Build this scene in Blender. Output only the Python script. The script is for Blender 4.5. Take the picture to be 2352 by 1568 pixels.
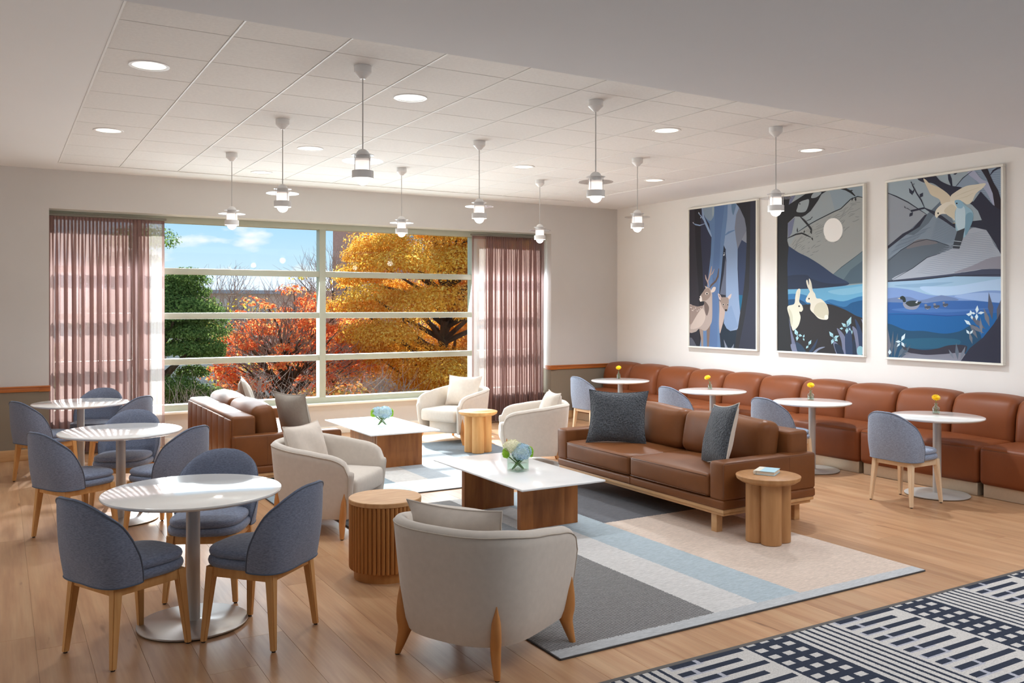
import bpy, bmesh, math, random
import numpy as np
from mathutils import Vector, Matrix
from mathutils.geometry import tessellate_polygon

for o in list(bpy.data.objects): bpy.data.objects.remove(o)
S = bpy.context.scene
COL = S.collection
R = math.radians
rnd = random.Random(7)

# ------------------------------------------------------------------ camera
cam = bpy.data.cameras.new('camera'); camo = bpy.data.objects.new('camera', cam); COL.objects.link(camo)
camo.location = (0, 0, 1.70); camo.rotation_euler = (R(90), 0, -0.531196)
cam.sensor_width = 36; cam.lens = 2006.4/2352*36; cam.shift_y = -(784-707.35)/2352
cam.clip_start = .05; cam.clip_end = 400
S.camera = camo

# ------------------------------------------------------------------ light
S.view_settings.view_transform = 'Standard'; S.view_settings.look = 'None'
S.view_settings.gamma = 1; S.view_settings.use_curve_mapping = False
S.view_settings.exposure = 0.58
S.cycles.max_bounces = 9; S.cycles.diffuse_bounces = 5; S.cycles.glossy_bounces = 4
S.cycles.transmission_bounces = 6; S.cycles.transparent_max_bounces = 16
S.cycles.caustics_reflective = False; S.cycles.caustics_refractive = False
S.cycles.sample_clamp_indirect = 6

def lin(c):
    if isinstance(c, str): c = tuple(int(c[i:i+2], 16) for i in (0, 2, 4))
    r = []
    for v in c[:3]:
        v = v/255.
        r.append(v/12.92 if v <= .04045 else ((v+.055)/1.055)**2.4)
    return (*r, 1)

W = bpy.data.worlds.new('sky'); S.world = W; W.use_nodes = True
nt = W.node_tree; nt.nodes.clear()
def N(nt, t, **k):
    n = nt.nodes.new(t)
    for a, b in k.items(): setattr(n, a, b)
    return n
wo = N(nt, 'ShaderNodeOutputWorld'); bg = N(nt, 'ShaderNodeBackground')
tc = N(nt, 'ShaderNodeTexCoord'); sep = N(nt, 'ShaderNodeSeparateXYZ')
nt.links.new(tc.outputs['Generated'], sep.inputs[0])
rp = N(nt, 'ShaderNodeValToRGB'); e = rp.color_ramp.elements
e[0].position = 0.0; e[0].color = lin((222, 239, 251)); e[1].position = .13; e[1].color = lin((150, 206, 248))
nt.links.new(sep.outputs['Z'], rp.inputs[0])
mp = N(nt, 'ShaderNodeMapping'); mp.inputs['Scale'].default_value = (10, 10, 26); mp.inputs['Location'].default_value = (2.1, 1.0, .3)
nt.links.new(tc.outputs['Generated'], mp.inputs[0])
nz = N(nt, 'ShaderNodeTexNoise'); nz.inputs['Scale'].default_value = 1.5; nz.inputs['Detail'].default_value = 6; nz.inputs['Roughness'].default_value = .5
nt.links.new(mp.outputs[0], nz.inputs['Vector'])
cr = N(nt, 'ShaderNodeValToRGB'); cr.color_ramp.elements[0].position = .52; cr.color_ramp.elements[1].position = .66
nt.links.new(nz.outputs['Fac'], cr.inputs[0])
mx = N(nt, 'ShaderNodeMixRGB'); mx.inputs[2].default_value = lin((252, 250, 250))
nt.links.new(cr.outputs[0], mx.inputs[0]); nt.links.new(rp.outputs[0], mx.inputs[1])
nt.links.new(mx.outputs[0], bg.inputs[0]); bg.inputs[1].default_value = .76
nt.links.new(bg.outputs[0], wo.inputs[0])

def light(name, kind, loc, energy, rot=(0, 0, 0), col=(1, 1, 1), **k):
    l = bpy.data.lights.new(name, kind); l.energy = energy; l.color = col
    for a, b in k.items(): setattr(l, a, b)
    o = bpy.data.objects.new(name, l); COL.objects.link(o); o.location = loc; o.rotation_euler = rot
    return o
# sun shining in through the big window, from ahead and a little to the right
sd = Vector((-.26, -1.0, -.66)).normalized()
sun = light('sun', 'SUN', (10, 30, 25), 9.0, col=(1, .98, .95), angle=R(1.6))
sun.rotation_euler = sd.to_track_quat('-Z', 'Y').to_euler()
# daylight that the window lets in
light('window_daylight', 'AREA', (3.87, 11.62, 1.40), 240, (R(-74), 0, 0), (.84, .93, 1), shape='RECTANGLE', size=6.7, size_y=1.7)
# fill lights added out of view, at the left and over the front right
light('left_fill', 'AREA', (-2.9, 6.0, 1.7), 20, (R(90), 0, R(-90)), (.86, .94, 1), shape='RECTANGLE', size=7.0, size_y=2.4)
light('front_right_fill', 'AREA', (5.2, 1.9, 3.05), 80, (0, 0, 0), (.93, .96, 1), shape='RECTANGLE', size=5.5, size_y=2.4)

# ------------------------------------------------------------------ materials
def newmat(name):
    m = bpy.data.materials.new(name); m.use_nodes = True
    b = m.node_tree.nodes['Principled BSDF']
    return m, m.node_tree, b
def pm(name, col, rough=.5, metal=0., var=.0, vs=8., stretch=(1, 1, 1), bump=0., bs=200., bdist=.002, col2=None, spec=.5, sheen=0., rndobj=0., coat=0., emit=None, es=0., coords='Object'):
    m, t, b = newmat(name)
    c = lin(col); b.inputs['Roughness'].default_value = rough; b.inputs['Metallic'].default_value = metal
    b.inputs['Specular IOR Level'].default_value = spec
    b.inputs['Base Color'].default_value = c
    if sheen: b.inputs['Sheen Weight'].default_value = sheen; b.inputs['Sheen Roughness'].default_value = .5
    if coat: b.inputs['Coat Weight'].default_value = coat; b.inputs['Coat Roughness'].default_value = .15
    if emit is not None: b.inputs['Emission Color'].default_value = lin(emit); b.inputs['Emission Strength'].default_value = es
    tc = N(t, 'ShaderNodeTexCoord')
    vec = tc.outputs[coords]
    if var or col2:
        mp = N(t, 'ShaderNodeMapping'); mp.inputs['Scale'].default_value = stretch; t.links.new(vec, mp.inputs[0])
        v2 = mp.outputs[0]
        if rndobj:
            oi = N(t, 'ShaderNodeObjectInfo'); ad = N(t, 'ShaderNodeVectorMath', operation='ADD'); ml = N(t, 'ShaderNodeMath', operation='MULTIPLY'); ml.inputs[1].default_value = 37.
            t.links.new(oi.outputs['Random'], ml.inputs[0]); t.links.new(mp.outputs[0], ad.inputs[0]); t.links.new(ml.outputs[0], ad.inputs[1]); v2 = ad.outputs[0]
        nz = N(t, 'ShaderNodeTexNoise'); nz.inputs['Scale'].default_value = vs; nz.inputs['Detail'].default_value = 5; nz.inputs['Roughness'].default_value = .55
        t.links.new(v2, nz.inputs['Vector'])
        rp = N(t, 'ShaderNodeValToRGB'); rp.color_ramp.elements[0].position = .3; rp.color_ramp.elements[1].position = .7
        if col2: rp.color_ramp.elements[0].color = c; rp.color_ramp.elements[1].color = lin(col2)
        else:
            rp.color_ramp.elements[0].color = tuple(x*(1-var) for x in c[:3])+(1,); rp.color_ramp.elements[1].color = tuple(min(1, x*(1+var)) for x in c[:3])+(1,)
        t.links.new(nz.outputs['Fac'], rp.inputs[0]); out = rp.outputs[0]
        if rndobj:
            hs = N(t, 'ShaderNodeHueSaturation'); mr = N(t, 'ShaderNodeMapRange'); mr.inputs[3].default_value = 1-rndobj; mr.inputs[4].default_value = 1+rndobj
            t.links.new(oi.outputs['Random'], mr.inputs[0]); t.links.new(mr.outputs[0], hs.inputs['Value']); t.links.new(out, hs.inputs['Color']); out = hs.outputs[0]
        t.links.new(out, b.inputs['Base Color'])
    if bump:
        n2 = N(t, 'ShaderNodeTexNoise'); n2.inputs['Scale'].default_value = bs; n2.inputs['Detail'].default_value = 3
        t.links.new(vec, n2.inputs['Vector'])
        bp = N(t, 'ShaderNodeBump'); bp.inputs['Strength'].default_value = bump; bp.inputs['Distance'].default_value = bdist
        t.links.new(n2.outputs['Fac'], bp.inputs['Height']); t.links.new(bp.outputs[0], b.inputs['Normal'])
    return m
M = {}
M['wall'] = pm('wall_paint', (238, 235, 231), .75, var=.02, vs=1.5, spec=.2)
M['wall_back'] = pm('wall_paint_shaded', (212, 209, 206), .75, var=.02, vs=1.5, spec=.2)  # wall paint darkened to carry the shade on the window wall
M['wain'] = pm('wainscot_paint', (140, 128, 112), .7, var=.02, vs=2, spec=.2)
M['ceil'] = pm('ceiling_paint', (232, 232, 232), .8, var=.01, vs=1, spec=.2)
M['bulk'] = pm('bulkhead_paint', (220, 221, 224), .8, var=.01, vs=1, spec=.2)
M['tile'] = pm('ceiling_tile_board', (228, 227, 225), .9, var=.035, vs=45, bump=.35, bs=90, bdist=.004, spec=.1, rndobj=.012)
M['tbar'] = pm('ceiling_grid_metal', (226, 225, 222), .5)
M['gap'] = pm('dark_gap', (96, 90, 84), .9)
M['white'] = pm('white_paint_trim', (240, 238, 228), .45)
M['wframe'] = pm('window_frame_paint', (180, 184, 168), .4)
M['rail'] = pm('chair_rail_wood', (168, 92, 40), .35, col2=(200, 122, 60), vs=3, stretch=(.6, 8, 8))
M['basew'] = pm('baseboard_wood', (186, 142, 96), .45, col2=(204, 162, 114), vs=3, stretch=(.6, 8, 8))
def plank_mat():
    m, t, b = newmat('oak_floor_plank'); b.inputs['Roughness'].default_value = .33; b.inputs['Specular IOR Level'].default_value = .32
    tc = N(t, 'ShaderNodeTexCoord'); oi = N(t, 'ShaderNodeObjectInfo')
    ml = N(t, 'ShaderNodeMath', operation='MULTIPLY'); ml.inputs[1].default_value = 91.; t.links.new(oi.outputs['Random'], ml.inputs[0])
    ad = N(t, 'ShaderNodeVectorMath', operation='ADD'); t.links.new(tc.outputs['Object'], ad.inputs[0]); t.links.new(ml.outputs[0], ad.inputs[1])
    def noise(sc, scale, det=5):
        mp = N(t, 'ShaderNodeMapping'); mp.inputs['Scale'].default_value = sc; t.links.new(ad.outputs[0], mp.inputs[0])
        n = N(t, 'ShaderNodeTexNoise'); n.inputs['Scale'].default_value = scale; n.inputs['Detail'].default_value = det; t.links.new(mp.outputs[0], n.inputs['Vector']); return n
    n1 = noise((7, .55, 1), 2.2); n2 = noise((30, 1.2, 1), 2.5, 3); n3 = noise((9, 1.6, 1), 1.5, 2)
    rp = N(t, 'ShaderNodeValToRGB'); es = rp.color_ramp.elements; es[0].position = .25; es[0].color = lin((168, 124, 90)); es[1].position = .75; es[1].color = lin((200, 162, 124))
    k = es.new(.5); k.color = lin((188, 145, 108))
    t.links.new(n1.outputs['Fac'], rp.inputs[0])
    m1 = N(t, 'ShaderNodeMixRGB', blend_type='MULTIPLY'); m1.inputs[0].default_value = .25
    t.links.new(rp.outputs[0], m1.inputs[1]); t.links.new(n2.outputs['Fac'], m1.inputs[2])
    # knots
    r3 = N(t, 'ShaderNodeValToRGB'); r3.color_ramp.elements[0].position = .70; r3.color_ramp.elements[0].color = (1, 1, 1, 1); r3.color_ramp.elements[1].position = .80; r3.color_ramp.elements[1].color = lin((120, 84, 56))
    t.links.new(n3.outputs['Fac'], r3.inputs[0])
    m2 = N(t, 'ShaderNodeMixRGB', blend_type='MULTIPLY'); m2.inputs[0].default_value = .8; t.links.new(m1.outputs[0], m2.inputs[1]); t.links.new(r3.outputs[0], m2.inputs[2])
    hs = N(t, 'ShaderNodeHueSaturation'); mr = N(t, 'ShaderNodeMapRange'); mr.inputs[3].default_value = 1.02; mr.inputs[4].default_value = 1.2
    t.links.new(oi.outputs['Random'], mr.inputs[0]); t.links.new(mr.outputs[0], hs.inputs['Value']); t.links.new(m2.outputs[0], hs.inputs['Color'])
    t.links.new(hs.outputs[0], b.inputs['Base Color'])
    return m
M['plank'] = plank_mat()
M['oak'] = pm('light_oak', (204, 150, 92), .42, spec=.25, col2=(220, 170, 112), vs=3, stretch=(9, 9, .8), rndobj=.03)
M['oak_pale'] = pm('pale_ash_wood', (232, 204, 168), .45, col2=(240, 216, 184), vs=3, stretch=(9, 9, .8))
M['oak_mid'] = pm('warm_oak', (168, 120, 76), .45, spec=.25, col2=(188, 140, 94), vs=3, stretch=(8, 8, .8), rndobj=.02)
M['drumw'] = pm('fluted_oak', (166, 112, 60), .45, spec=.25, col2=(184, 130, 76), vs=3, stretch=(8, 8, .8), rndobj=.05)
M['drumtop'] = pm('drum_top_oak', (190, 142, 96), .6, spec=.15, col2=(212, 168, 122), vs=3, stretch=(2, 14, 2))
M['sofawood'] = pm('sofa_plinth_oak', (196, 150, 102), .42, col2=(212, 170, 122), vs=3, stretch=(8, .8, 8))
M['walnut'] = pm('walnut_board', (124, 72, 36), .42, col2=(172, 110, 60), vs=2.2, stretch=(5, 5, .7), rndobj=.16, spec=.3)
M['legw'] = pm('honey_wood', (186, 122, 62), .38, col2=(204, 140, 78), vs=3, stretch=(8, 8, 1))
M['leather'] = pm('tan_leather', (120, 73, 39), .42, var=.13, vs=3.5, bump=.25, bs=160, bdist=.0012, spec=.27)
M['leather2'] = pm('cognac_leather', (126, 68, 36), .44, var=.08, vs=3.0, bump=.2, bs=220, bdist=.001, spec=.27)
M['seam'] = pm('leather_seam', (108, 64, 34), .5)
M['fab'] = pm('slate_fabric', (122, 131, 152), .85, var=.3, vs=70, stretch=(1, 1, 4), bump=.4, bs=500, bdist=.0015, sheen=.25, spec=.2)
M['fabp'] = pm('slate_piping', (88, 98, 116), .8, sheen=.2, spec=.2)
M['cream'] = pm('cream_upholstery', (209, 199, 188), .85, var=.035, vs=30, bump=.25, bs=400, bdist=.0015, sheen=.25, spec=.2)
M['creamp'] = pm('cream_cushion_fabric', (214, 202, 190), .88, var=.04, vs=25, bump=.3, bs=350, bdist=.0015, sheen=.2, spec=.2)
M['creamseam'] = pm('cream_piping', (190, 178, 164), .85, spec=.2)
M['boucle'] = pm('charcoal_boucle', (78, 82, 88), .95, var=.5, vs=75, bump=1., bs=70, bdist=.02, sheen=.3, spec=.1)
M['greyp'] = pm('grey_linen', (168, 160, 150), .9, var=.05, vs=40, bump=.3, bs=300, bdist=.0015, spec=.2)
M['marble'] = pm('white_stone_top', (238, 238, 238), .12, var=.03, vs=4, spec=.5)
M['tabletop'] = pm('white_gloss_laminate', (240, 238, 234), .07, var=.008, vs=3, spec=.55)
M['pole'] = pm('grey_satin_steel', (196, 194, 192), .35, metal=.25)
M['basesteel'] = pm('brushed_steel_base', (206, 204, 202), .3, metal=.85, var=.03, vs=60, stretch=(1, 20, 1))
M['basegrey'] = pm('grey_painted_base', (200, 198, 194), .35, metal=.2)
M['black'] = pm('black_rubber', (26, 25, 25), .6)
M['plinth'] = pm('champagne_metal_plinth', (204, 186, 162), .4, metal=.35, var=.03, vs=40, stretch=(20, 1, 1))
M['lampw'] = pm('white_lamp_enamel', (232, 231, 230), .4)
M['cable'] = pm('grey_cable', (196, 194, 192), .5)
M['globe'] = pm('lit_globe', (255, 252, 246), .3, emit=(255, 248, 236), es=2.2)
M['diff'] = pm('downlight_diffuser', (255, 252, 240), .4, emit=(255, 250, 232), es=.85)
M['opal'] = pm('opal_glass', (250, 244, 240), .25, emit=(255, 242, 232), es=.6)
M['petal_y'] = pm('yellow_petal', (255, 208, 24), .6, var=.10, vs=40)
M['stemg'] = pm('green_stem', (92, 130, 50), .6, var=.1)
M['leafg'] = pm('green_leaf', (96, 134, 66), .55, var=.15, vs=20)
M['hyd_b'] = pm('blue_floret', (172, 204, 232), .7, col2=(206, 226, 222), vs=14)
M['hyd_w'] = pm('ivory_floret', (250, 246, 226), .7, col2=(230, 230, 190), vs=14)
M['hyd_g'] = pm('lime_floret', (150, 204, 44), .7, col2=(186, 222, 84), vs=30)
M['bookb'] = pm('pale_blue_cover', (176, 214, 228), .5, var=.02)
M['bookw'] = pm('ivory_cloth_spine', (228, 222, 206), .7, var=.02)
M['pages'] = pm('book_pages', (222, 214, 198), .8, var=.08, vs=90, stretch=(.2, .2, 12))
def glass(name, tint=(250, 255, 253), f=.03, edge=.4, rough=.0):
    m, t, b = newmat(name); t.nodes.remove(b)
    out = t.nodes['Material Output']; tr = N(t, 'ShaderNodeBsdfTransparent'); tr.inputs[0].default_value = lin(tint)
    gl = N(t, 'ShaderNodeBsdfGlossy'); gl.inputs['Roughness'].default_value = rough
    lw = N(t, 'ShaderNodeLayerWeight'); lw.inputs[0].default_value = .5; mxs = N(t, 'ShaderNodeMixShader')
    pw = N(t, 'ShaderNodeMath', operation='POWER'); pw.inputs[1].default_value = 4.; t.links.new(lw.outputs['Facing'], pw.inputs[0])
    ml = N(t, 'ShaderNodeMath', operation='MULTIPLY_ADD'); ml.inputs[1].default_value = edge; ml.inputs[2].default_value = f; ml.use_clamp = True
    t.links.new(pw.outputs[0], ml.inputs[0]); t.links.new(ml.outputs[0], mxs.inputs[0])
    t.links.new(tr.outputs[0], mxs.inputs[1]); t.links.new(gl.outputs[0], mxs.inputs[2]); t.links.new(mxs.outputs[0], out.inputs[0]); return m
M['pane'] = glass('window_glass', (252, 255, 254), .006, .25)
M['vase'] = glass('clear_vase_glass', (244, 250, 247), .045, .75)
M['discglass'] = glass('frosted_disc_glass', (238, 236, 236), .12, .5, .2)
def sheer(name='sheer_mauve_voile', c1=(168, 142, 138), c2=(158, 128, 124), op=.80):
    m, t, b = newmat(name); t.nodes.remove(b); out = t.nodes['Material Output']
    tr = N(t, 'ShaderNodeBsdfTransparent'); tr.inputs[0].default_value = lin((244, 232, 228))
    tl = N(t, 'ShaderNodeBsdfTranslucent'); tl.inputs[0].default_value = lin(c1)
    df = N(t, 'ShaderNodeBsdfDiffuse'); df.inputs[0].default_value = lin(c2)
    a = N(t, 'ShaderNodeMixShader'); a.inputs[0].default_value = .6; c = N(t, 'ShaderNodeMixShader'); c.inputs[0].default_value = op
    t.links.new(tl.outputs[0], a.inputs[1]); t.links.new(df.outputs[0], a.inputs[2]); t.links.new(tr.outputs[0], c.inputs[1]); t.links.new(a.outputs[0], c.inputs[2]); t.links.new(c.outputs[0], out.inputs[0]); return m
M['sheer'] = sheer(); M['sheer_sunlit'] = sheer('sheer_sunlit_voile', (196, 188, 186), (206, 196, 193), .62)  # second copy whitened and thinned to paint sunlight on the flat leading edge
def leafmat(name, c1, c2, c3, tl=.6):
    m, t, b = newmat(name); t.nodes.remove(b); out = t.nodes['Material Output']
    g = N(t, 'ShaderNodeNewGeometry'); rp = N(t, 'ShaderNodeValToRGB'); es = rp.color_ramp.elements
    es[0].color = lin(c1); es[1].color = lin(c3); k = es.new(.5); k.color = lin(c2)
    t.links.new(g.outputs['Random Per Island'], rp.inputs[0])
    d = N(t, 'ShaderNodeBsdfDiffuse'); x = N(t, 'ShaderNodeBsdfTranslucent'); mm = N(t, 'ShaderNodeMixShader'); mm.inputs[0].default_value = tl
    t.links.new(rp.outputs[0], d.inputs[0]); t.links.new(rp.outputs[0], x.inputs[0]); t.links.new(d.outputs[0], mm.inputs[1]); t.links.new(x.outputs[0], mm.inputs[2]); t.links.new(mm.outputs[0], out.inputs[0]); return m
M['leaf_gold'] = leafmat('golden_autumn_leaf', (214, 146, 44), (240, 188, 76), (250, 220, 122))
M['leaf_green'] = leafmat('dark_green_leaf', (84, 110, 58), (108, 132, 72), (142, 162, 94))
M['leaf_red'] = leafmat('red_orange_leaf', (236, 100, 62), (248, 146, 88), (250, 196, 124))
M['leaf_mix'] = leafmat('mixed_dry_leaf', (132, 90, 50), (196, 112, 60), (160, 150, 80))
M['leaf_yel'] = leafmat('yellow_leaf', (224, 190, 60), (232, 206, 90), (206, 200, 70))
M['leaf_pink'] = leafmat('faded_pink_leaf', (206, 150, 130), (216, 176, 150), (190, 160, 140))
M['bark'] = pm('bark', (84, 66, 50), .9, var=.25, vs=6, stretch=(3, 3, .6), bump=.6, bs=30, bdist=.02)
M['twig'] = pm('bare_twig', (156, 134, 122), .9, var=.2, vs=6)
M['roofm'] = pm('pale_metal_roof', (176, 184, 194), .95, var=.03, vs=.4, spec=.0)
M['facade'] = pm('grey_facade', (228, 222, 214), .8, var=.05, vs=.6)
M['brick'] = pm('brown_brick', (196, 146, 130), .9, var=.14, vs=6, stretch=(.6, .6, 3))
M['ground'] = pm('leaf_strewn_ground', (116, 104, 70), .95, col2=(156, 106, 66), vs=.9)
M['glassdark'] = pm('far_window_glass', (150, 178, 200), .1, spec=.8)

# ------------------------------------------------------------------ mesh helpers
class MB:
    def __init__(s): s.v = []; s.f = []
    def add(s, vs, fs):
        n = len(s.v); s.v += [tuple(p) for p in vs]; s.f += [tuple(i+n for i in f) for f in fs]; return s
    def box(s, x0, x1, y0, y1, z0, z1):
        return s.add([(x0, y0, z0), (x1, y0, z0), (x1, y1, z0), (x0, y1, z0), (x0, y0, z1), (x1, y0, z1), (x1, y1, z1), (x0, y1, z1)],
                     [(0, 3, 2, 1), (4, 5, 6, 7), (0, 1, 5, 4), (1, 2, 6, 5), (2, 3, 7, 6), (3, 0, 4, 7)])
    def rbox(s, x0, x1, y0, y1, z0, z1, r=.01, seg=2):
        bm = bmesh.new(); bmesh.ops.create_cube(bm, size=1)
        for v in bm.verts: v.co = ((x0+x1)/2+v.co.x*(x1-x0), (y0+y1)/2+v.co.y*(y1-y0), (z0+z1)/2+v.co.z*(z1-z0))
        bmesh.ops.bevel(bm, geom=bm.edges[:], offset=r, segments=seg, profile=.5, affect='EDGES')
        bm.verts.index_update(); s.add([v.co[:] for v in bm.verts], [[v.index for v in f.verts] for f in bm.faces]); bm.free(); return s
    def frustum(s, b, t, r=.0):     # b, t: lists of 4 corners bottom, top
        return s.add(list(b)+list(t), [(3, 2, 1, 0), (4, 5, 6, 7), (0, 1, 5, 4), (1, 2, 6, 5), (2, 3, 7, 6), (3, 0, 4, 7)])
    def lathe(s, prof, n=32, c=(0, 0, 0), close=True):
        vs = []; fs = []; m = len(prof)
        for i in range(n):
            a = 2*math.pi*i/n
            for (r, z) in prof: vs.append((c[0]+r*math.cos(a), c[1]+r*math.sin(a), c[2]+z))
        for i in range(n):
            j = (i+1) % n
            for k in range(m-1): fs.append((i*m+k, j*m+k, j*m+k+1, i*m+k+1))
        if close:
            fs.append([i*m for i in range(n)][::-1]); fs.append([i*m+m-1 for i in range(n)])
        return s.add(vs, fs)
    def tube(s, pts, r, n=6, cap=True):
        pts = [Vector(p) for p in pts]; rs = r if isinstance(r, (list, tuple)) else [r]*len(pts)
        vs = []; fs = []; up = None
        for i, p in enumerate(pts):
            d = (pts[min(i+1, len(pts)-1)]-pts[max(i-1, 0)])
            d = d.normalized() if d.length > 1e-9 else Vector((0, 0, 1))
            if up is None:
                up = Vector((0, 0, 1)) if abs(d.z) < .9 else Vector((1, 0, 0))
            a = d.cross(up).normalized(); b = a.cross(d).normalized(); up = b
            for k in range(n):
                t = 2*math.pi*k/n; vs.append(p+(a*math.cos(t)+b*math.sin(t))*rs[i])
        for i in range(len(pts)-1):
            for k in range(n): fs.append((i*n+k, i*n+(k+1) % n, (i+1)*n+(k+1) % n, (i+1)*n+k))
        if cap: fs.append(list(range(n))[::-1]); fs.append([(len(pts)-1)*n+k for k in range(n)])
        return s.add(vs, fs)
    def grid(s, P, closed_u=False):  # P[i][j]
        nu = len(P); nv = len(P[0]); vs = [p for row in P for p in row]; fs = []
        for i in range(nu if closed_u else nu-1):
            for j in range(nv-1): fs.append((i*nv+j, ((i+1) % nu)*nv+j, ((i+1) % nu)*nv+j+1, i*nv+j+1))
        return s.add(vs, fs)
    def cush(s, c, h, r, bulge=(0, 0, 0), seg=3, mid=6, fn=None):
        # soft rounded box, half sizes h, corner radius r, faces bulged out
        def ax(hh):
            k = hh-r; a = [-hh+r*(1-math.cos(math.pi/2*i/seg)) for i in range(seg)]
            b = [-k+2*k*i/mid for i in range(mid+1)]
            return a+b+[-x for x in a[::-1]]
        A = [ax(x) for x in h]; idx = {}
        def pt(x, y, z):
            key = (round(x, 6), round(y, 6), round(z, 6))
            if key in idx: return idx[key]
            p = [x, y, z]; q = [max(-(h[i]-r), min(h[i]-r, p[i])) for i in range(3)]
            d = Vector([p[i]-q[i] for i in range(3)]); L = d.length
            if L > 1e-9: d = d/L*r
            o = [q[i]+d[i] for i in range(3)]; u = [o[i]/h[i] for i in range(3)]
            for i in range(3):
                j, k = (i+1) % 3, (i+2) % 3
                o[i] += bulge[i]*u[i]*max(0, 1-u[j]**2)*max(0, 1-u[k]**2)
            if fn: o = fn(o)
            s.v.append((c[0]+o[0], c[1]+o[1], c[2]+o[2])); idx[key] = len(s.v)-1; return idx[key]
        for i in range(3):
            j, k = (i+1) % 3, (i+2) % 3
            for sg in (-1, 1):
                for a in range(len(A[j])-1):
                    for b in range(len(A[k])-1):
                        q = []
                        for (da, db) in ((0, 0), (1, 0), (1, 1), (0, 1)):
                            p = [0, 0, 0]; p[i] = sg*h[i]; p[j] = A[j][a+da]; p[k] = A[k][b+db]; q.append(pt(*p))
                        if sg < 0: q = q[::-1]
                        s.f.append(tuple(q))
        return s
    def slab(s, plan, z0, z1, r, dome=.0, seg=3, inset=None):
        # plan: list of (x,y) closed ccw about a centroid; rounded edges
        cx = sum(p[0] for p in plan)/len(plan); cy = sum(p[1] for p in plan)/len(plan)
        def ring(off, z):
            out = []
            for (x, y) in plan:
                d = math.hypot(x-cx, y-cy); k = (d-off)/d if d > 1e-6 else 1
                out.append((cx+(x-cx)*k, cy+(y-cy)*k, z))
            return out
        rings = []
        for i in range(seg+1):
            a = math.pi/2*i/seg; rings.append(ring(r*(1-math.sin(a)), z0+r*(1-math.cos(a))))
        for i in range(seg+1):
            a = math.pi/2*i/seg; rings.append(ring(r*(1-math.cos(a)), z1-r+r*math.sin(a)))
        n = len(plan)
        for kk in (.66, .33): rings.append([(cx+(x-cx)*kk, cy+(y-cy)*kk, z1+dome*(1-kk*kk)) for (x, y) in plan])
        vs = [p for rg in rings for p in rg]; fs = []
        for i in range(len(rings)-1):
            for j in range(n): fs.append((i*n+j, i*n+(j+1) % n, (i+1)*n+(j+1) % n, (i+1)*n+j))
        fs.append(list(range(n))[::-1]); vs.append((cx, cy, z1+dome)); L = len(vs)-1; b = (len(rings)-1)*n
        for j in range(n): fs.append((b+j, b+(j+1) % n, L))
        return s.add(vs, fs)
    def mesh(s, name, mat, smooth=40):
        me = bpy.data.meshes.new(name); me.from_pydata(s.v, [], s.f); me.validate()
        if mat is not None: me.materials.append(mat)
        if smooth:
            me.polygons.foreach_set('use_smooth', [True]*len(me.polygons))
            if smooth < 180: me.set_sharp_from_angle(angle=R(smooth))
        me.update(); return me
    def build(s, name, mat, parent=None, loc=None, rot=None, smooth=40, **k):
        me = s.mesh(name, M[mat] if isinstance(mat, str) else mat, smooth); return link(name, me, parent, loc, rot, **k)
def link(name, me, parent=None, loc=None, rot=None, kind=None, label=None):
    o = bpy.data.objects.new(name, me); COL.objects.link(o)
    if parent is not None: o.parent = parent
    if loc is not None: o.location = loc
    if rot is not None: o.rotation_euler = rot
    if kind: o['kind'] = kind
    if label: o['label'] = label
    return o
def tag(o, label, cat, group=None):
    o['label'] = label; o['category'] = cat
    if group: o['group'] = group
    return o
def thing(name, label, cat, loc=(0, 0, 0), rz=0, group=None):
    o = bpy.data.objects.new(name, None); COL.objects.link(o); o.location = loc; o.rotation_euler = (0, 0, rz); o.empty_display_size = .1
    return tag(o, label, cat, group)
def copy_tree(o, parent=None):
    c = o.copy(); COL.objects.link(c)
    c.parent = parent
    for ch in list(o.children): copy_tree(ch, c)
    return c
def dup(o, loc, rz, label, group=None):
    c = copy_tree(o); c.location = loc; c.rotation_euler = (0, 0, rz); c['label'] = label
    if group: c['group'] = group
    return c
def struct(name, mb, mat, parent=None, smooth=30, **k):
    o = mb.build(name, mat, parent, smooth=smooth, **k); o['kind'] = 'structure'; return o

# ------------------------------------------------------------------ room shell
XL, XR, YB, YR = -3.2, 8.51, 11.167, -5.0
YW = 11.50                      # glazing plane
HC, HB = 3.272, 3.08            # ceiling, bulkhead
WX0, WX1, WH = .49, 7.253, 2.83 # window recess
floor = struct('floor', MB().box(XL, XR+.1, YR, YB+.6, -.10, -.014), pm('subfloor', (120, 88, 62), .9))
X0 = .161-.226*15
pid = 0
yy0 = 3.212
for c in range(60):
    xa = X0+.226*c; xb = xa+.226
    if xb < XL or xa > XR+.02: continue
    xb2 = min(xb, XR); xa2 = max(xa, XL)
    y = yy0-rnd.uniform(0, 2.1)
    while y < 11.4:
        L = 2.2; ya = max(y, yy0); yb = min(y+L, 11.42); y += L
        if yb-ya < .05: continue
        g = .0003; w = (xb2-xa2)/2-g; l = (yb-ya)/2-g; b = .0008
        vs = []
        for (dx, z) in ((0, -.013), (0, -b), (b, 0)):
            vs += [(-w+dx, -l+dx, z), (w-dx, -l+dx, z), (w-dx, l-dx, z), (-w+dx, l-dx, z)]
        fs = [(8, 9, 10, 11)]
        for k in (0, 4):
            for i in range(4): fs.append((k+i, k+(i+1) % 4, k+4+(i+1) % 4, k+4+i))
        MB().add(vs, fs).build('plank', 'plank', floor, ((xa2+xb2)/2, (ya+yb)/2, 0), smooth=0)
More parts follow.
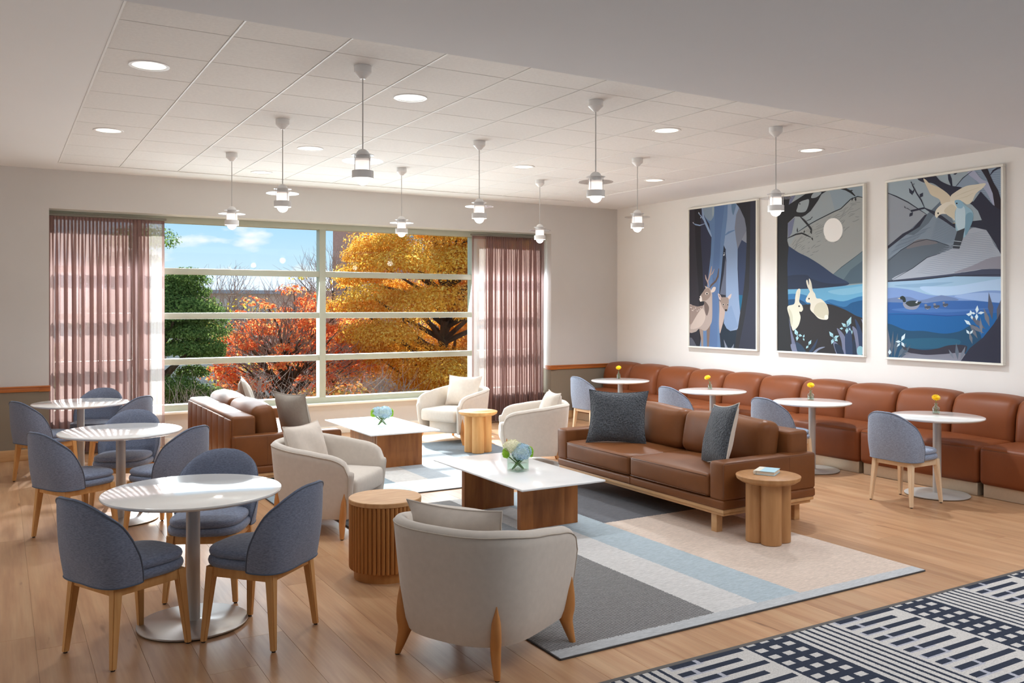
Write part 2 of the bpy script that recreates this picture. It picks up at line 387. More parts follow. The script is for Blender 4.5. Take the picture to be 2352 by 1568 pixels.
# walls
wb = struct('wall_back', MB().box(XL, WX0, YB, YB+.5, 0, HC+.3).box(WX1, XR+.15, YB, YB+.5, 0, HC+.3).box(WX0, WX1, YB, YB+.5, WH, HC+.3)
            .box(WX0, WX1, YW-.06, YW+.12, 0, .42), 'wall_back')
MB().box(XL, WX0, YB-.006, YB+.01, .10, .775).box(WX1-.006, XR, YB-.006, YB+.01, .10, .775).box(WX1-.006, WX1+.01, YB+.011, YB+.33, .10, .775).build('wainscot', 'wain', wb)
struct('wall_right', MB().box(XR, XR+.15, YR, YB+.5, 0, HC+.3), 'wall')
struct('wall_left', MB().box(XL-.15, XL, YR, YB+.5, 0, HC+.3), 'wall')
struct('wall_rear', MB().box(XL-.15, XR+.15, YR-.15, YR, 0, HC+.3), 'wall')
def railmb(x0, x1):
    return (MB().rbox(x0, x1, YB-.022, YB, .765, .815, .004).rbox(x0, x1, YB-.034, YB, .812, .828, .004))
t = struct('trim_1', railmb(XL, WX0+.012), 'rail')
MB().rbox(WX0-.10, WX0+.012, YB-.026, YB+.004, .762, .818, .003).build('corner_block', 'rail', t)
t = struct('trim_2', railmb(WX1-.012, XR), 'rail')
MB().rbox(WX1-.026, WX1+.09, YB-.026, YB+.14, .762, .824, .003).build('corner_block', 'rail', t)
struct('baseboard_left', MB().rbox(XL, WX0, YB-.018, YB, 0, .125, .004), 'basew')
struct('baseboard_right', MB().rbox(WX1, XR, YB-.018, YB, 0, .125, .004).rbox(WX1-.018, WX1, YB-.018, YB+.3, 0, .125, .004), 'basew')
struct('baseboard_window', MB().rbox(WX0, WX1, YW-.085, YW-.06, 0, .10, .004), 'white')
# ceiling with its tiled tray
TX0, TX1, TYB, TZ = .552, 7.317, 10.64, 3.276
ce = struct('ceiling', MB().box(XL, TX0, 4.0, YB, HC, HC+.2).box(TX1, XR, 4.0, YB, HC, HC+.2).box(TX0, TX1, TYB, YB, HC, HC+.2)
            .box(TX0, TX1, 3.9, TYB, TZ+.03, HC+.25), 'ceil')
px, py = (TX1-TX0)/11, .605
tmes = None
for i in range(11):
    for j in range(11):
        y1 = TYB-py*j; y0 = max(y1-py, 4.15)
        if y1-y0 < .1: continue
        g = .0035
        MB().rbox(-px/2+.006, px/2-.006, -(y1-y0)/2+g, (y1-y0)/2-g, TZ, TZ+.02, .003, 1).build('ceiling_tile', 'tile', ce, (TX0+px*(i+.5), (y0+y1)/2, 0), smooth=30)
MB().box(TX0, TX1, 4.1, TYB, TZ+.012, TZ+.028).build('tile_backing', 'gap', ce)
for i in range(1, 11):
    MB().rbox(-.0065, .0065, 4.15, TYB, TZ-.004, TZ+.008, .002, 1).build('grid_runner', 'tbar', ce, (TX0+px*i, 0, 0))
MB().rbox(TX0-.002, TX0+.012, 4.1, TYB, HC-.003, TZ+.01, .002, 1).rbox(TX0, TX1, TYB-.012, TYB+.002, HC-.004, TZ+.01, .002, 1).rbox(TX1-.012, TX1+.002, 4.1, TYB, HC-.004, TZ+.01, .002, 1).build('edge_angle', 'tbar', ce)
struct('trim_3', MB().box(XL, XR, YR, 4.27, HB, HC+.3), 'bulk')
# window
win = bpy.data.objects.new('window_1', None); COL.objects.link(win); win['kind'] = 'structure'
zr = [.46, 1.033, 1.602, 2.157, 2.79]; xm = [WX0+.03, 1.45, 3.76, 6.07, WX1-.03]
fy0, fy1 = YW-.07, YW+.07
MB().rbox(WX0, WX1, fy0, fy1, 2.755, WH, .004).build('head_frame', 'wframe', win)
MB().rbox(WX0, WX1, fy0, fy1, .42, .503, .004).build('bottom_frame', 'wframe', win)
MB().rbox(WX0, WX1, YW-.15, YW+.05, .395, .425, .006).build('sill', 'white', win)
for x in (WX0+.03, WX1-.03): MB().rbox(x-.03, x+.03, fy0, fy1, .50, 2.757, .004).build('side_frame', 'wframe', win)
for x in xm[1:-1]: MB().rbox(x-.044, x+.044, fy0, fy1, .50, 2.757, .004).build('mullion', 'wframe', win)
for z in zr[1:-1]:
    for a in range(4):
        MB().rbox(xm[a]+.043, xm[a+1]-.043, fy0+.012, fy1-.012, z-.038, z+.038, .004).build('transom', 'wframe', win)
for a in range(4):
    for b in range(4):
        MB().box(xm[a], xm[a+1], YW-.004, YW+.004, zr[b], zr[b+1]).build('pane', 'pane', win)

# ------------------------------------------------------------------ carpet and rugs
def nodes(t):
    def V(x): return x
    def mth(op, a, b=None, clamp=False):
        n = N(t, 'ShaderNodeMath', operation=op); n.use_clamp = clamp
        for i, q in enumerate((a, b)):
            if q is None: continue
            if isinstance(q, (int, float)): n.inputs[i].default_value = q
            else: t.links.new(q, n.inputs[i])
        return n.outputs[0]
    def mix(f, a, b):
        n = N(t, 'ShaderNodeMixRGB')
        for i, q in enumerate((f, a, b)):
            if isinstance(q, (int, float)): n.inputs[i].default_value = q
            elif isinstance(q, tuple): n.inputs[i].default_value = q
            else: t.links.new(q, n.inputs[i])
        return n.outputs[0]
    return mth, mix
def weave(t, b, vec, col, amt=.25, sc=(60, 60, 60), bump=.5, bd=.004):
    mp = N(t, 'ShaderNodeMapping'); mp.inputs['Scale'].default_value = sc; t.links.new(vec, mp.inputs[0])
    nz = N(t, 'ShaderNodeTexNoise'); nz.inputs['Scale'].default_value = 1; nz.inputs['Detail'].default_value = 4; nz.inputs['Roughness'].default_value = .7; t.links.new(mp.outputs[0], nz.inputs['Vector'])
    mr = N(t, 'ShaderNodeMapRange'); mr.inputs[1].default_value = .25; mr.inputs[2].default_value = .75; mr.inputs[3].default_value = 1-amt; mr.inputs[4].default_value = 1+amt; t.links.new(nz.outputs['Fac'], mr.inputs[0])
    hs = N(t, 'ShaderNodeHueSaturation'); t.links.new(col, hs.inputs['Color']); t.links.new(mr.outputs[0], hs.inputs['Value']); t.links.new(hs.outputs[0], b.inputs['Base Color'])
    bp = N(t, 'ShaderNodeBump'); bp.inputs['Strength'].default_value = bump; bp.inputs['Distance'].default_value = bd; t.links.new(nz.outputs['Fac'], bp.inputs['Height']); t.links.new(bp.outputs[0], b.inputs['Normal'])
    b.inputs['Roughness'].default_value = .95; b.inputs['Specular IOR Level'].default_value = .1
def carpet_mat():
    m, t, b = newmat('patterned_carpet'); mth, mix = nodes(t)
    tc = N(t, 'ShaderNodeTexCoord'); sp = N(t, 'ShaderNodeSeparateXYZ'); t.links.new(tc.outputs['Object'], sp.inputs[0])
    jz = N(t, 'ShaderNodeTexNoise'); jz.inputs['Scale'].default_value = 180; t.links.new(tc.outputs['Object'], jz.inputs['Vector'])
    jit = mth('MULTIPLY', mth('SUBTRACT', jz.outputs['Fac'], .5), .011)
    P = 1.163
    X = mth('ADD', sp.outputs['X'], jit); Y = mth('SUBTRACT', 3.187, sp.outputs['Y'])
    xp = mth('MULTIPLY', mth('FRACT', mth('ADD', mth('DIVIDE', mth('SUBTRACT', X, 3.872), P), 10)), P)
    r = mth('ADD', mth('DIVIDE', Y, .0855), 100); fr = mth('FRACT', r); row = mth('FLOOR', r); odd = mth('MODULO', row, 2)
    def rng(v, a, c): return mth('MULTIPLY', mth('GREATER_THAN', v, a), mth('LESS_THAN', v, c))
    def inv(v): return mth('SUBTRACT', 1, v)
    inrow = mth('LESS_THAN', fr, .46)
    barsA = mth('ADD', rng(xp, .02, .165), rng(xp, .19, .475), True); barsB = mth('ADD', rng(xp, .0, .085), rng(xp, .112, .385), True)
    bars = mth('MULTIPLY', inrow, mth('ADD', mth('MULTIPLY', barsA, inv(odd)), mth('MULTIPLY', barsB, odd)))
    zA = mth('LESS_THAN', xp, .50); zB = rng(xp, .50, .79); zC = mth('GREATER_THAN', xp, .79)
    cx = mth('FRACT', mth('DIVIDE', mth('SUBTRACT', xp, .50), .0965)); cy = mth('FRACT', mth('ADD', r, .5))
    sq = mth('MULTIPLY', rng(cx, .22, .80), rng(cy, .25, .72)); chk = inv(sq)
    st = mth('LESS_THAN', mth('FRACT', mth('DIVIDE', mth('SUBTRACT', xp, .79), .0535)), .38)
    dark = mth('ADD', mth('ADD', mth('MULTIPLY', bars, zA), mth('MULTIPLY', chk, zB)), mth('MULTIPLY', st, zC), True)
    lav = mth('MULTIPLY', mth('MULTIPLY', zA, mth('LESS_THAN', xp, .2)), inv(mth('GREATER_THAN', fr, .6)))
    light = mix(mth('MULTIPLY', lav, .8), lin((198, 194, 190)), lin((164, 166, 180)))
    col = mix(dark, light, lin((52, 58, 72)))
    weave(t, b, tc.outputs['Object'], col, .28, (160, 160, 160), .6, .004); return m
car = MB().box(XL, XR, YR, 3.186, -.012, .004).build('patterned_carpet', carpet_mat(), smooth=0)
tag(car, 'grey carpet with navy bars, checks and stripes in the right corner', 'carpet')
struct('trim_4', MB().rbox(XL, XR, 3.186, 3.212, -.012, .006, .002, 1), pm('carpet_edge_strip', (84, 80, 78), .6))
def rug_mat(name, kind):
    m, t, b = newmat(name); mth, mix = nodes(t)
    tc = N(t, 'ShaderNodeTexCoord'); sp = N(t, 'ShaderNodeSeparateXYZ'); t.links.new(tc.outputs['Object'], sp.inputs[0])
    jz = N(t, 'ShaderNodeTexNoise'); jz.inputs['Scale'].default_value = 90; t.links.new(tc.outputs['Object'], jz.inputs['Vector'])
    j = mth('MULTIPLY', mth('SUBTRACT', jz.outputs['Fac'], .5), .03)
    X = mth('ADD', sp.outputs['X'], j); Y = mth('ADD', sp.outputs['Y'], j)
    gt = lambda v, a: mth('GREATER_THAN', v, a)
    if kind == 0:
        rib = mth('LESS_THAN', mth('FRACT', mth('DIVIDE', mth('ADD', sp.outputs['Y'], mth('MULTIPLY', j, .15)), .0105)), .55)
        charcoal = mix(rib, lin((170, 168, 166)), lin((84, 84, 86)))
        left = mix(gt(Y, 5.02), charcoal, lin((164, 168, 172)))
        left = mix(gt(Y, 6.62), left, charcoal)
        c = mix(gt(X, 3.42), left, lin((208, 206, 204)))
        c = mix(gt(X, 3.75), c, lin((174, 187, 194)))
        right = mix(gt(Y, 5.55), lin((212, 194, 180)), lin((108, 108, 112)))
        c = mix(gt(X, 4.10), c, right)
        c = mix(gt(Y, 3.605), lin((190, 192, 194)), c)
    else:
        c = mix(gt(X, 3.31), lin((150, 164, 172)), lin((208, 206, 202)))
        c = mix(gt(X, 3.66), c, lin((176, 184, 190)))
        c = mix(gt(X, 4.45), c, mix(gt(Y, 8.7), lin((206, 204, 200)), lin((118, 126, 132))))  # dark grey block is the rear armchair's shadow painted into the rug
        c = mix(gt(Y, 10.0), c, lin((206, 188, 170)))
        c = mix(gt(Y, 7.44), lin((204, 206, 206)), c)
    weave(t, b, tc.outputs['Object'], c, .22, (22, 120, 60), .8, .006); return m
M['edge_shade'] = pm('rug_edge_shade', (72, 70, 70), .9)  # dark strip painting the soft shadow along the rug edges
def rug(name, x0, x1, y0, y1, mat, label):
    t = thing(name, label, 'rug')
    MB().rbox(x0, x1, y0, y1, .001, .012, .004, 2).build('woven_pile', mat, t)
    MB().box(x0+.001, x1-.001, y0-.004, y0+.003, .0005, .009).box(x0-.004, x0+.003, y0, y1, .0005, .009).box(x1-.003, x1+.004, y0, y1, .0005, .009).build('shade_strip', 'edge_shade', t)
rug('woven_rug', 2.335, 5.16, 3.515, 6.90, rug_mat('colour_block_rug', 0), 'colour-block rug of charcoal, pale blue and blush under the front coffee table')
rug('woven_rug', 2.05, 5.30, 7.35, 10.45, rug_mat('pale_block_rug', 1), 'pale grey and blue block rug under the rear coffee table by the window')

# ------------------------------------------------------------------ dining chairs
def superplan(hx0, hx1, hy, n=36, ex=.62, cx=0.):
    out = []
    for i in range(n):
        a = 2*math.pi*i/n; c, s_ = math.cos(a), math.sin(a)
        x = math.copysign(abs(c)**ex, c); y = math.copysign(abs(s_)**ex, s_)
        out.append((cx+(hx1 if x > 0 else hx0)*x, hy*y))
    return out
def path_normals(P):
    out = []
    for i in range(len(P)):
        a = P[max(0, i-1)]; b = P[min(len(P)-1, i+1)]; dx, dy = b[0]-a[0], b[1]-a[1]; l = math.hypot(dx, dy) or 1
        out.append((-dy/l, dx/l))
    return out
def uplan(b, a, xf, k=24, ex=.72, sx=1., sy=1.):
    # U shaped plan from right arm front, round the back, to left arm front
    half = []
    for i in range(k+1):
        u = i/k
        if u < .62:
            ph = u/.62*math.pi/2; half.append((-b*abs(math.cos(ph))**ex*sx, a*abs(math.sin(ph))**ex*sy, u))
        else:
            v = (u-.62)/.38; half.append((xf*v*sx, (a-.012*v*v)*sy, u))
    L = [(x, -y, -u) for (x, y, u) in half[::-1]]; return L[:-1]+half
def make_chair():
    ch = thing('dining_chair', 'x', 'chair')
    zb, zs, zt = .385, .455, .80; rows = 9; th = .034
    base = [(x-.105, y, u) for (x, y, u) in uplan(.150, .243, .045, 22, .62)]
    nrm = path_normals([(p[0], p[1]) for p in base])
    O = []; I = []; top = []
    cum = [0]
    for i in range(1, len(base)): cum.append(cum[-1]+math.hypot(base[i][0]-base[i-1][0], base[i][1]-base[i-1][1]))
    for (x, y, u), (nx, ny), cu in zip(base, nrm, cum):
        au = abs(2*cu/cum[-1]-1); ztop = zb+.004+(zt-zb)*max(0., 1-au**2.6)**.80
        w = max(0, 1-au/.66)
        co = []; ci = []
        for r in range(rows+1):
            t = r/rows; z = zb+(ztop-zb)*t; q = (z-zb)/(zt-zb)
            lean = -.07*q*w**.6-.01*math.sin(math.pi*q)*w
            wid = 1+.05*math.sin(math.pi*min(1, q*1.1))-.05*q
            tp = 1-.55*t**4
            px_, py_ = x+.015*(1-min(1, q*2.5))*w+lean, y*wid*(.95+.05*min(1, q*3))
            co.append((px_, py_, z)); ci.append((px_-nx*th*tp, py_-ny*th*tp, z-(.004 if r == rows else 0)))
        O.append(co); I.append(ci)
        a, b = co[-1], ci[-1]; top.append(((a[0]+b[0])/2, (a[1]+b[1])/2, (a[2]+b[2])/2+.009))
    mb = MB(); G = [co+[tp]+ci[::-1]+[co[0]] for co, tp, ci in zip(O, top, I)]
    mb.grid(G)
    n = len(G[0])
    for e in (0, len(G)-1): mb.f.append(tuple(e*n+k for k in range(n-1)) if e else tuple(e*n+k for k in range(n-1))[::-1])
    bk = mb.build('backrest', 'fab', ch, smooth=60)
    edge = [o[-1] for o in O]
    MB().tube(edge, .0042, 6).tube([o[0] for o in O], .004, 6).build('piping', 'fabp', bk, smooth=180)
    MB().slab(superplan(.215, .245, .222, 40, .66, cx=-.002), .385, .434, .022).build('seat_base', 'fab', ch, smooth=70)
    MB().slab(superplan(.19, .242, .212, 40, .66, cx=0), .433, .476, .021, dome=.012).build('seat_cushion', 'fab', ch, smooth=70)
    f = MB()
    for s_ in (-1, 1): f.rbox(-.175, .175, s_*.178-.011, s_*.178+.011, .336, .387, .003).rbox(s_*.178-.011, s_*.178+.011, -.175, .175, .336, .387, .003)
    f.build('apron', 'oak', ch)
    for sx in (-1, 1):
        for sy in (-1, 1):
            def sq(x, y, z, r): return [(x-r, y-r, z), (x+r, y-r, z), (x+r, y+r, z), (x-r, y+r, z)]
            bm = bmesh.new(); m2 = MB().frustum(sq(sx*.205, sy*.20, .008, .0135), sq(sx*.172, sy*.172, .387, .0235))
            vs = [bm.verts.new(v) for v in m2.v]
            for q in m2.f: bm.faces.new([vs[i] for i in q])
            bmesh.ops.bevel(bm, geom=[e for e in bm.edges if abs(e.verts[0].co.z-e.verts[1].co.z) > .1], offset=.0045, segments=2, affect='EDGES')
            bm.verts.index_update(); m3 = MB(); m3.add([v.co[:] for v in bm.verts], [[v.index for v in q.verts] for q in bm.faces]); bm.free()
            lg = m3.build('leg', 'oak', ch)
            MB().lathe([(.010, 0), (.010, .010)], 10, (sx*.2055, sy*.2005, 0)).build('foot_glide', 'black', lg)
    return ch
chair = make_chair()
LG, RG = 'slate chairs at the window-side round tables', 'slate chairs facing the leather banquette'
spots = [((.556, 4.745), 26.3, 'slate blue chair at the front left, seen from behind, nearest the camera', LG),
 ((1.184, 4.608), 131.8, 'slate blue chair at the right of the nearest round table, turned away', LG),
 ((1.095, 5.43), 242.5, 'slate blue chair behind the nearest round table, facing the camera', LG),
 ((.497, 7.30), 27, 'slate blue chair at the left of the middle round table, back turned', LG),
 ((1.11, 7.157), 131, 'slate blue chair at the right of the middle round table', LG),
 ((.916, 8.03), 245, 'slate blue chair behind the middle round table, facing the camera', LG),
 ((.404, 9.776), 28, 'dark slate chair at the far left against the wainscot, back turned', LG),
 ((1.072, 9.79), 133, 'slate chair at the right of the far left table, by the curtain', LG),
 ((.889, 10.46), 245, 'slate chair behind the far left table, right against the curtain', LG)]
for i, ((x, y), a, lab, g) in enumerate(spots):
    if i == 0:
        chair.location = (x, y, 0); chair.rotation_euler = (0, 0, R(a)); chair['label'] = lab; chair['group'] = g
    else: dup(chair, (x, y, 0), R(a), lab, g)
def repl_mat(o, frm, to):
    for ch in o.children:
        if ch.type == 'MESH' and ch.data.materials[0] == M[frm]:
            key = (ch.data.name, to)
            if key not in MCOPY:
                me = ch.data.copy(); me.materials[0] = M[to]; MCOPY[key] = me
            ch.data = MCOPY[key]
        repl_mat(ch, frm, to)
MCOPY = {}
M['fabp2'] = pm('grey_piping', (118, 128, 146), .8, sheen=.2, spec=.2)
M['fab2'] = pm('pale_grey_fabric', (144, 156, 178), .85, var=.3, vs=70, stretch=(1, 1, 4), bump=.4, bs=500, bdist=.0015, sheen=.25, spec=.2)  # paler grey cloth for the chairs along the banquette
for (x, y), lab in [((6.89, 4.88), 'grey chair with pale legs at the nearest banquette table'), ((6.87, 6.26), 'grey chair at the second banquette table, behind the sofa arm'),
                    ((6.86, 7.70), 'grey chair at the third banquette table, mostly hidden behind the sofa back'), ((6.80, 9.42), 'grey chair at the farthest banquette table near the corner')]:
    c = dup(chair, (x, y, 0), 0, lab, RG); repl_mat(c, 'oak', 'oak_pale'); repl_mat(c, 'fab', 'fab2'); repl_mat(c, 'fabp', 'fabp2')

# ------------------------------------------------------------------ round tables
def make_table(rt, rb, basemat):
    t = thing('round_table', 'x', 'table')
    MB().lathe([(0.0, .695), (rt-.03, .695), (rt-.006, .703), (rt, .711), (rt-.002, .718), (rt-.008, .720)], 64).build('table_top', 'tabletop', t, smooth=40)
    MB().lathe([(.036, .010), (.036, .70)], 24).build('pole', 'pole', t)
    MB().lathe([(rb-.012, 0), (rb-.012, .006)], 56).build('rubber_ring', 'black', t)
    MB().lathe([(rb-.004, .005), (rb, .008), (rb, .013), (rb-.003, .015), (.05, .018), (.042, .024)], 56).build('base_plate', basemat, t)
    m = MB()
    for a in (0, 1.57, 3.14, 4.71): m.rbox(.05*math.cos(a)-.02, .05*math.cos(a)+.02, .05*math.sin(a)-.02, .05*math.sin(a)+.02, .683, .696, .003)
    m.build('mount', 'black', t); return t
tA = make_table(.462, .285, 'basesteel'); tA.location = (.905, 4.94, 0); tA['label'] = 'round white table with steel base, nearest the camera at left'; tA['group'] = 'round tables beside the curtain'
dup(tA, (.845, 7.64, 0), 0, 'round white table in the middle of the left row')
dup(tA, (.735, 10.10, 0), 0, 'round white table farthest at left, beside the mauve curtain')
tB = make_table(.395, .275, 'basegrey'); RT = [(7.37, 4.90), (7.36, 6.31), (7.32, 7.75), (7.29, 9.50)]
labs = ['round white bistro table nearest the right edge before the banquette', 'second round bistro table from the right before the banquette', 'third round bistro table from the right, behind the sofa back', 'round bistro table farthest back near the room corner']
tB.location = (*RT[0], 0); tB['label'] = labs[0]; tB['group'] = 'bistro tables along the banquette'
for p, l in zip(RT[1:], labs[1:]): dup(tB, (*p, 0), 0, l)

# ------------------------------------------------------------------ bud vases with gerberas
def make_bud(h=.085, r=.026):
    t = thing('bud_vase', 'x', 'vase')
    MB().lathe([(.001, .001), (r*.92, .001), (r, .006), (r, h*.52), (r*.85, h*.62), (r*.42, h*.74), (r*.40, h*.93), (r*.55, h*.97), (r*.52, h), (r*.36, h*.99), (r*.33, h*.76), (r*.75, h*.6), (r*.9, h*.5), (r*.9, .008), (.001, .007)], 20, close=False).build('bottle', 'vase', t, smooth=60)
    MB().lathe([(.001, .0085), (r*.86, .0085), (r*.86, h*.34), (.001, h*.34)], 16, close=False).build('water', 'vase', t)
    return t
def make_gerbera(tilt, h=.125):
    t = thing('gerbera', 'x', 'flower')
    tx, ty = tilt
    MB().tube([(0, 0, .012), (tx*.15, ty*.15, h*.55), (tx*.7, ty*.7, h*.95), (tx, ty, h)], .0022, 6).build('stem', 'stemg', t)
    m = MB(); dr = Vector((tx*8-.5, ty*8-.45, .8)).normalized(); q = dr.to_track_quat('Z', 'Y')
    c = Vector((tx, ty, h))
    for ring, (n, L, z, el) in enumerate(((16, .042, .0, .12), (14, .034, .004, .35), (10, .021, .007, .7))):
        for i in range(n):
            a = 2*math.pi*(i+.5*ring)/n; ca, sa = math.cos(a), math.sin(a); w = .0075
            pts = [(.004, 0, z), (L*.6, w, z+L*.55*el+.002), (L, 0, z+L*el*1.1), (L*.6, -w, z+L*.55*el+.002)]
            vs = [c+q @ Vector((p[0]*ca-p[1]*sa, p[0]*sa+p[1]*ca, p[2])) for p in pts]
            m.add(vs, [(0, 1, 2, 3)])
    m.build('petals', 'petal_y', t, smooth=0, kind='stuff')
    MB().lathe([(.001, .012), (.007, .010), (.008, .004), (.001, .0)], 12, close=False).build('flower_centre', 'petal_y', t, loc=c, rot=q.to_euler())
    return t
for i, (p, s_, tilt) in enumerate([((7.478, 4.982), 1.18, (.0, .0)), ((7.445, 6.401), 1.25, (.0, .0)), ((7.396, 7.873), 1.1, (-.012, .03)), ((7.407, 9.69), 1.2, (.0, .0))]):
    nm = ['nearest', 'second', 'third', 'farthest'][i]
    v = make_bud(.085*s_, .026*s_*(1.1 if i in (0, 1) else .9)); v.location = (*p, .7205); tag(v, 'small clear bud vase on the %s banquette table' % nm, 'vase', 'bud vases')
    g = make_gerbera(tilt, .125*s_); g.location = (*p, .7215); tag(g, 'yellow gerbera in the bud vase on the %s banquette table' % nm, 'flower', 'yellow gerberas')

# ------------------------------------------------------------------ throw pillows
def pillow_sheet(w, h, t, side, n=14, pinch=.11):
    P = []
    for i in range(n+1):
        row = []
        for j in range(n+1):
            u = -1+2*i/n; v = -1+2*j/n
            k = max(0, (1-u*u)*(1-v*v)); d = t/2*k**.45
            yy = u*w/2*(1-pinch*(1-v*v)*(u*u)); zz = v*h/2*(1-pinch*(1-u*u)*(v*v))
            d += .010*math.sin(5*u+3*v)*k
            row.append((side*d, yy, zz))
        P.append(row if side > 0 else row[::-1])
    return P
def make_pillow(name, label, cat, w, h, t, mf, mb_, loc, rot, group=None):
    o = thing(name, label, cat, group=group); o.location = loc; o.rotation_euler = rot
    MB().grid(pillow_sheet(w, h, t, 1)).build('front_panel', mf, o, smooth=180)
    MB().grid(pillow_sheet(w, h, t, -1)).build('back_panel', mb_, o, smooth=180)
    n = 14; P = pillow_sheet(w, h, t, 1); e = [P[i][0] for i in range(n)]+[P[n][j] for j in range(n)]+[P[i][n] for i in range(n, 0, -1)]+[P[0][j] for j in range(n, -1, -1)]
    MB().tube(e, .004, 5).build('seam', mb_, o, smooth=180)
    return o

# ------------------------------------------------------------------ tub armchairs
def make_armchair():
    t = thing('tub_armchair', 'x', 'armchair')
    zb, zk, za = .135, .655, .585; th = .07; rows = 10
    base = uplan(.395, .398, .345, 26, .74); nrm = path_normals([(p[0], p[1]) for p in base])
    G = []; rim_o = []; fr = {}
    for idx, ((x, y, u), (nx, ny)) in enumerate(zip(base, nrm)):
        au = abs(u); sm = min(1, max(0, (au-.30)/.62)); sm = sm*sm*(3-2*sm)
        zt = zk-(zk-za)*sm
        drop = 0.
        if au > .80: drop = .115*(1-math.sqrt(max(0, 1-((au-.80)/.20)**2)))
        zt -= drop
        co = []; ci = []
        for r in range(rows+1):
            tt = r/rows; z = zb+(zt-zb)*tt; q = (z-zb)/(zk-zb)
            sc = .835+.165*min(1, q)**.62
            X, Y = x*sc, y*sc
            co.append((X, Y, z)); k = th*(.9+.1*tt)
            ci.append((X-nx*k, Y-ny*k, z))
        a, b = co[-1], ci[-1]; tp = []
        for s_ in (.12, .3, .5, .7, .88):
            tp.append((a[0]+(b[0]-a[0])*s_, a[1]+(b[1]-a[1])*s_, a[2]+.028*math.sin(math.pi*s_)**.7))
        G.append(co+tp+ci[::-1]+[co[0]]); rim_o.append(co[-1]); fr[idx] = (co, ci)
    n = len(G[0]); mb = MB()
    # rounded arm fronts
    def bul(row, dx, kk):
        cx = sum(p[0] for p in row[:-1])/(n-1); cy = sum(p[1] for p in row[:-1])/(n-1); cz = sum(p[2] for p in row[:-1])/(n-1)
        return [(p[0]+dx, cy+(p[1]-cy)*kk, p[2]+(cz-p[2])*(1-kk)*.12) for p in row]
    G = [bul(G[0], .030, .30), bul(G[0], .022, .72)]+G+[bul(G[-1], .022, .72), bul(G[-1], .030, .30)]
    mb.grid(G)
    for e in (0, len(G)-1): mb.f.append(tuple(e*n+k for k in range(n-1)) if e else tuple(e*n+k for k in range(n-1))[::-1])
    sh = mb.build('shell', 'cream', t, smooth=75)
    e0 = fr[0][0]; e1 = fr[len(base)-1][0]
    MB().tube([(p[0]+.002, p[1], p[2]) for p in e0]+rim_o+[(p[0]+.002, p[1], p[2]) for p in e1[::-1]], .0035, 5).build('piping', 'creamseam', sh, smooth=180)
    MB().slab(superplan(.30, .305, .27, 40, .55), .14, .285, .02).build('seat_base', 'cream', t, smooth=60)
    MB().cush((.035, 0, .355), (.325, .285, .075), .035, (.012, .0, .018)).build('seat_cushion', 'cream', t, smooth=70)
    for (bx_, by_, nx_, ny_) in ((-.306, -.308, -.71, -.71), (-.306, .308, -.71, .71), (.32, -.387, .33, -.94), (.32, .387, .33, .94)):
        d = Vector((nx_, ny_, 0)).normalized(); tg = Vector((-d.y, d.x, 0)); B = Vector((bx_, by_, 0))
        rings = []
        for i in range(13):
            q = i/12; z = .006+.329*q
            zz = max(z, zb); sc = .835+.165*min(1, (zz-zb)/(zk-zb))**.62; P = B*sc; P.z = z
            if z > .14:
                k = min(1, (z-.14)/.195); out = .045*(1-k**1.5)+.002; inn = -.03
            else:
                k = (.14-z)/.14; out = .047+.020*k; inn = -.03+.069*k
            tw = .015+.011*math.sin(math.pi*min(1, q*1.05)); tw *= (1 if q < .8 else (1-(q-.8)/.2*.7))
            c2 = P+d*(out+inn)/2; rd = (out-inn)/2
            rings.append([tuple(c2+d*rd*math.cos(a)+tg*tw*math.sin(a)) for a in [2*math.pi*k2/12 for k2 in range(12)]])
        foot = c0f = B*.835+d*.053
        m = MB(); vs = [p for rg in rings for p in rg]; fs = []
        for i in range(12):
            for k in range(12): fs.append((i*12+k, i*12+(k+1) % 12, (i+1)*12+(k+1) % 12, (i+1)*12+k))
        fs.append(list(range(12))[::-1]); fs.append([12*12+k for k in range(12)]); m.add(vs, fs)
        lg = m.build('leg', 'legw', t, smooth=60)
        MB().lathe([(.011, 0), (.011, .007)], 10, (foot.x, foot.y, 0)).build('foot_glide', 'black', lg)
    return t
ac = make_armchair()
AC = [((2.085, 3.86), 27, 'cream tub armchair in the foreground, back to the camera', 0), ((2.215, 6.62), -43, 'cream tub armchair beside the fluted drum table', 1),
      ((5.05, 10.02), 203, 'cream tub armchair in front of the right curtain, facing the room', 2), ((5.02, 8.10), 152, 'cream tub armchair behind the front coffee table, sideways', 3)]
pl = ['cream pillow on the foreground armchair', 'cream pillow on the armchair beside the drum table', 'white pillow on the armchair by the curtain', 'cream pillow peeking over the sideways armchair']
for i, ((x, y), a, lab, k) in enumerate(AC):
    if i == 0: ac.location = (x, y, 0); ac.rotation_euler = (0, 0, R(a)); ac['label'] = lab; ac['group'] = 'cream tub armchairs'; o = ac
    else: o = dup(ac, (x, y, 0), R(a), lab)
    Mx = Matrix.Translation((x, y, 0)) @ Matrix.Rotation(R(a), 4, 'Z')
    off = [(-.185, .0, .585), (-.175, .0, .60), (-.15, .0, .62), (-.185, .02, .60)][i]
    tw = [4, -10, 8, 12][i]
    wh = [(.54, .36), (.46, .40), (.50, .42), (.44, .40)][i]
    make_pillow('throw_pillow', pl[i], 'pillow', wh[0], wh[1], .20, 'creamp', 'creamp', Mx @ Vector(off), (0, R(-17), R(a+tw)), 'armchair pillows')

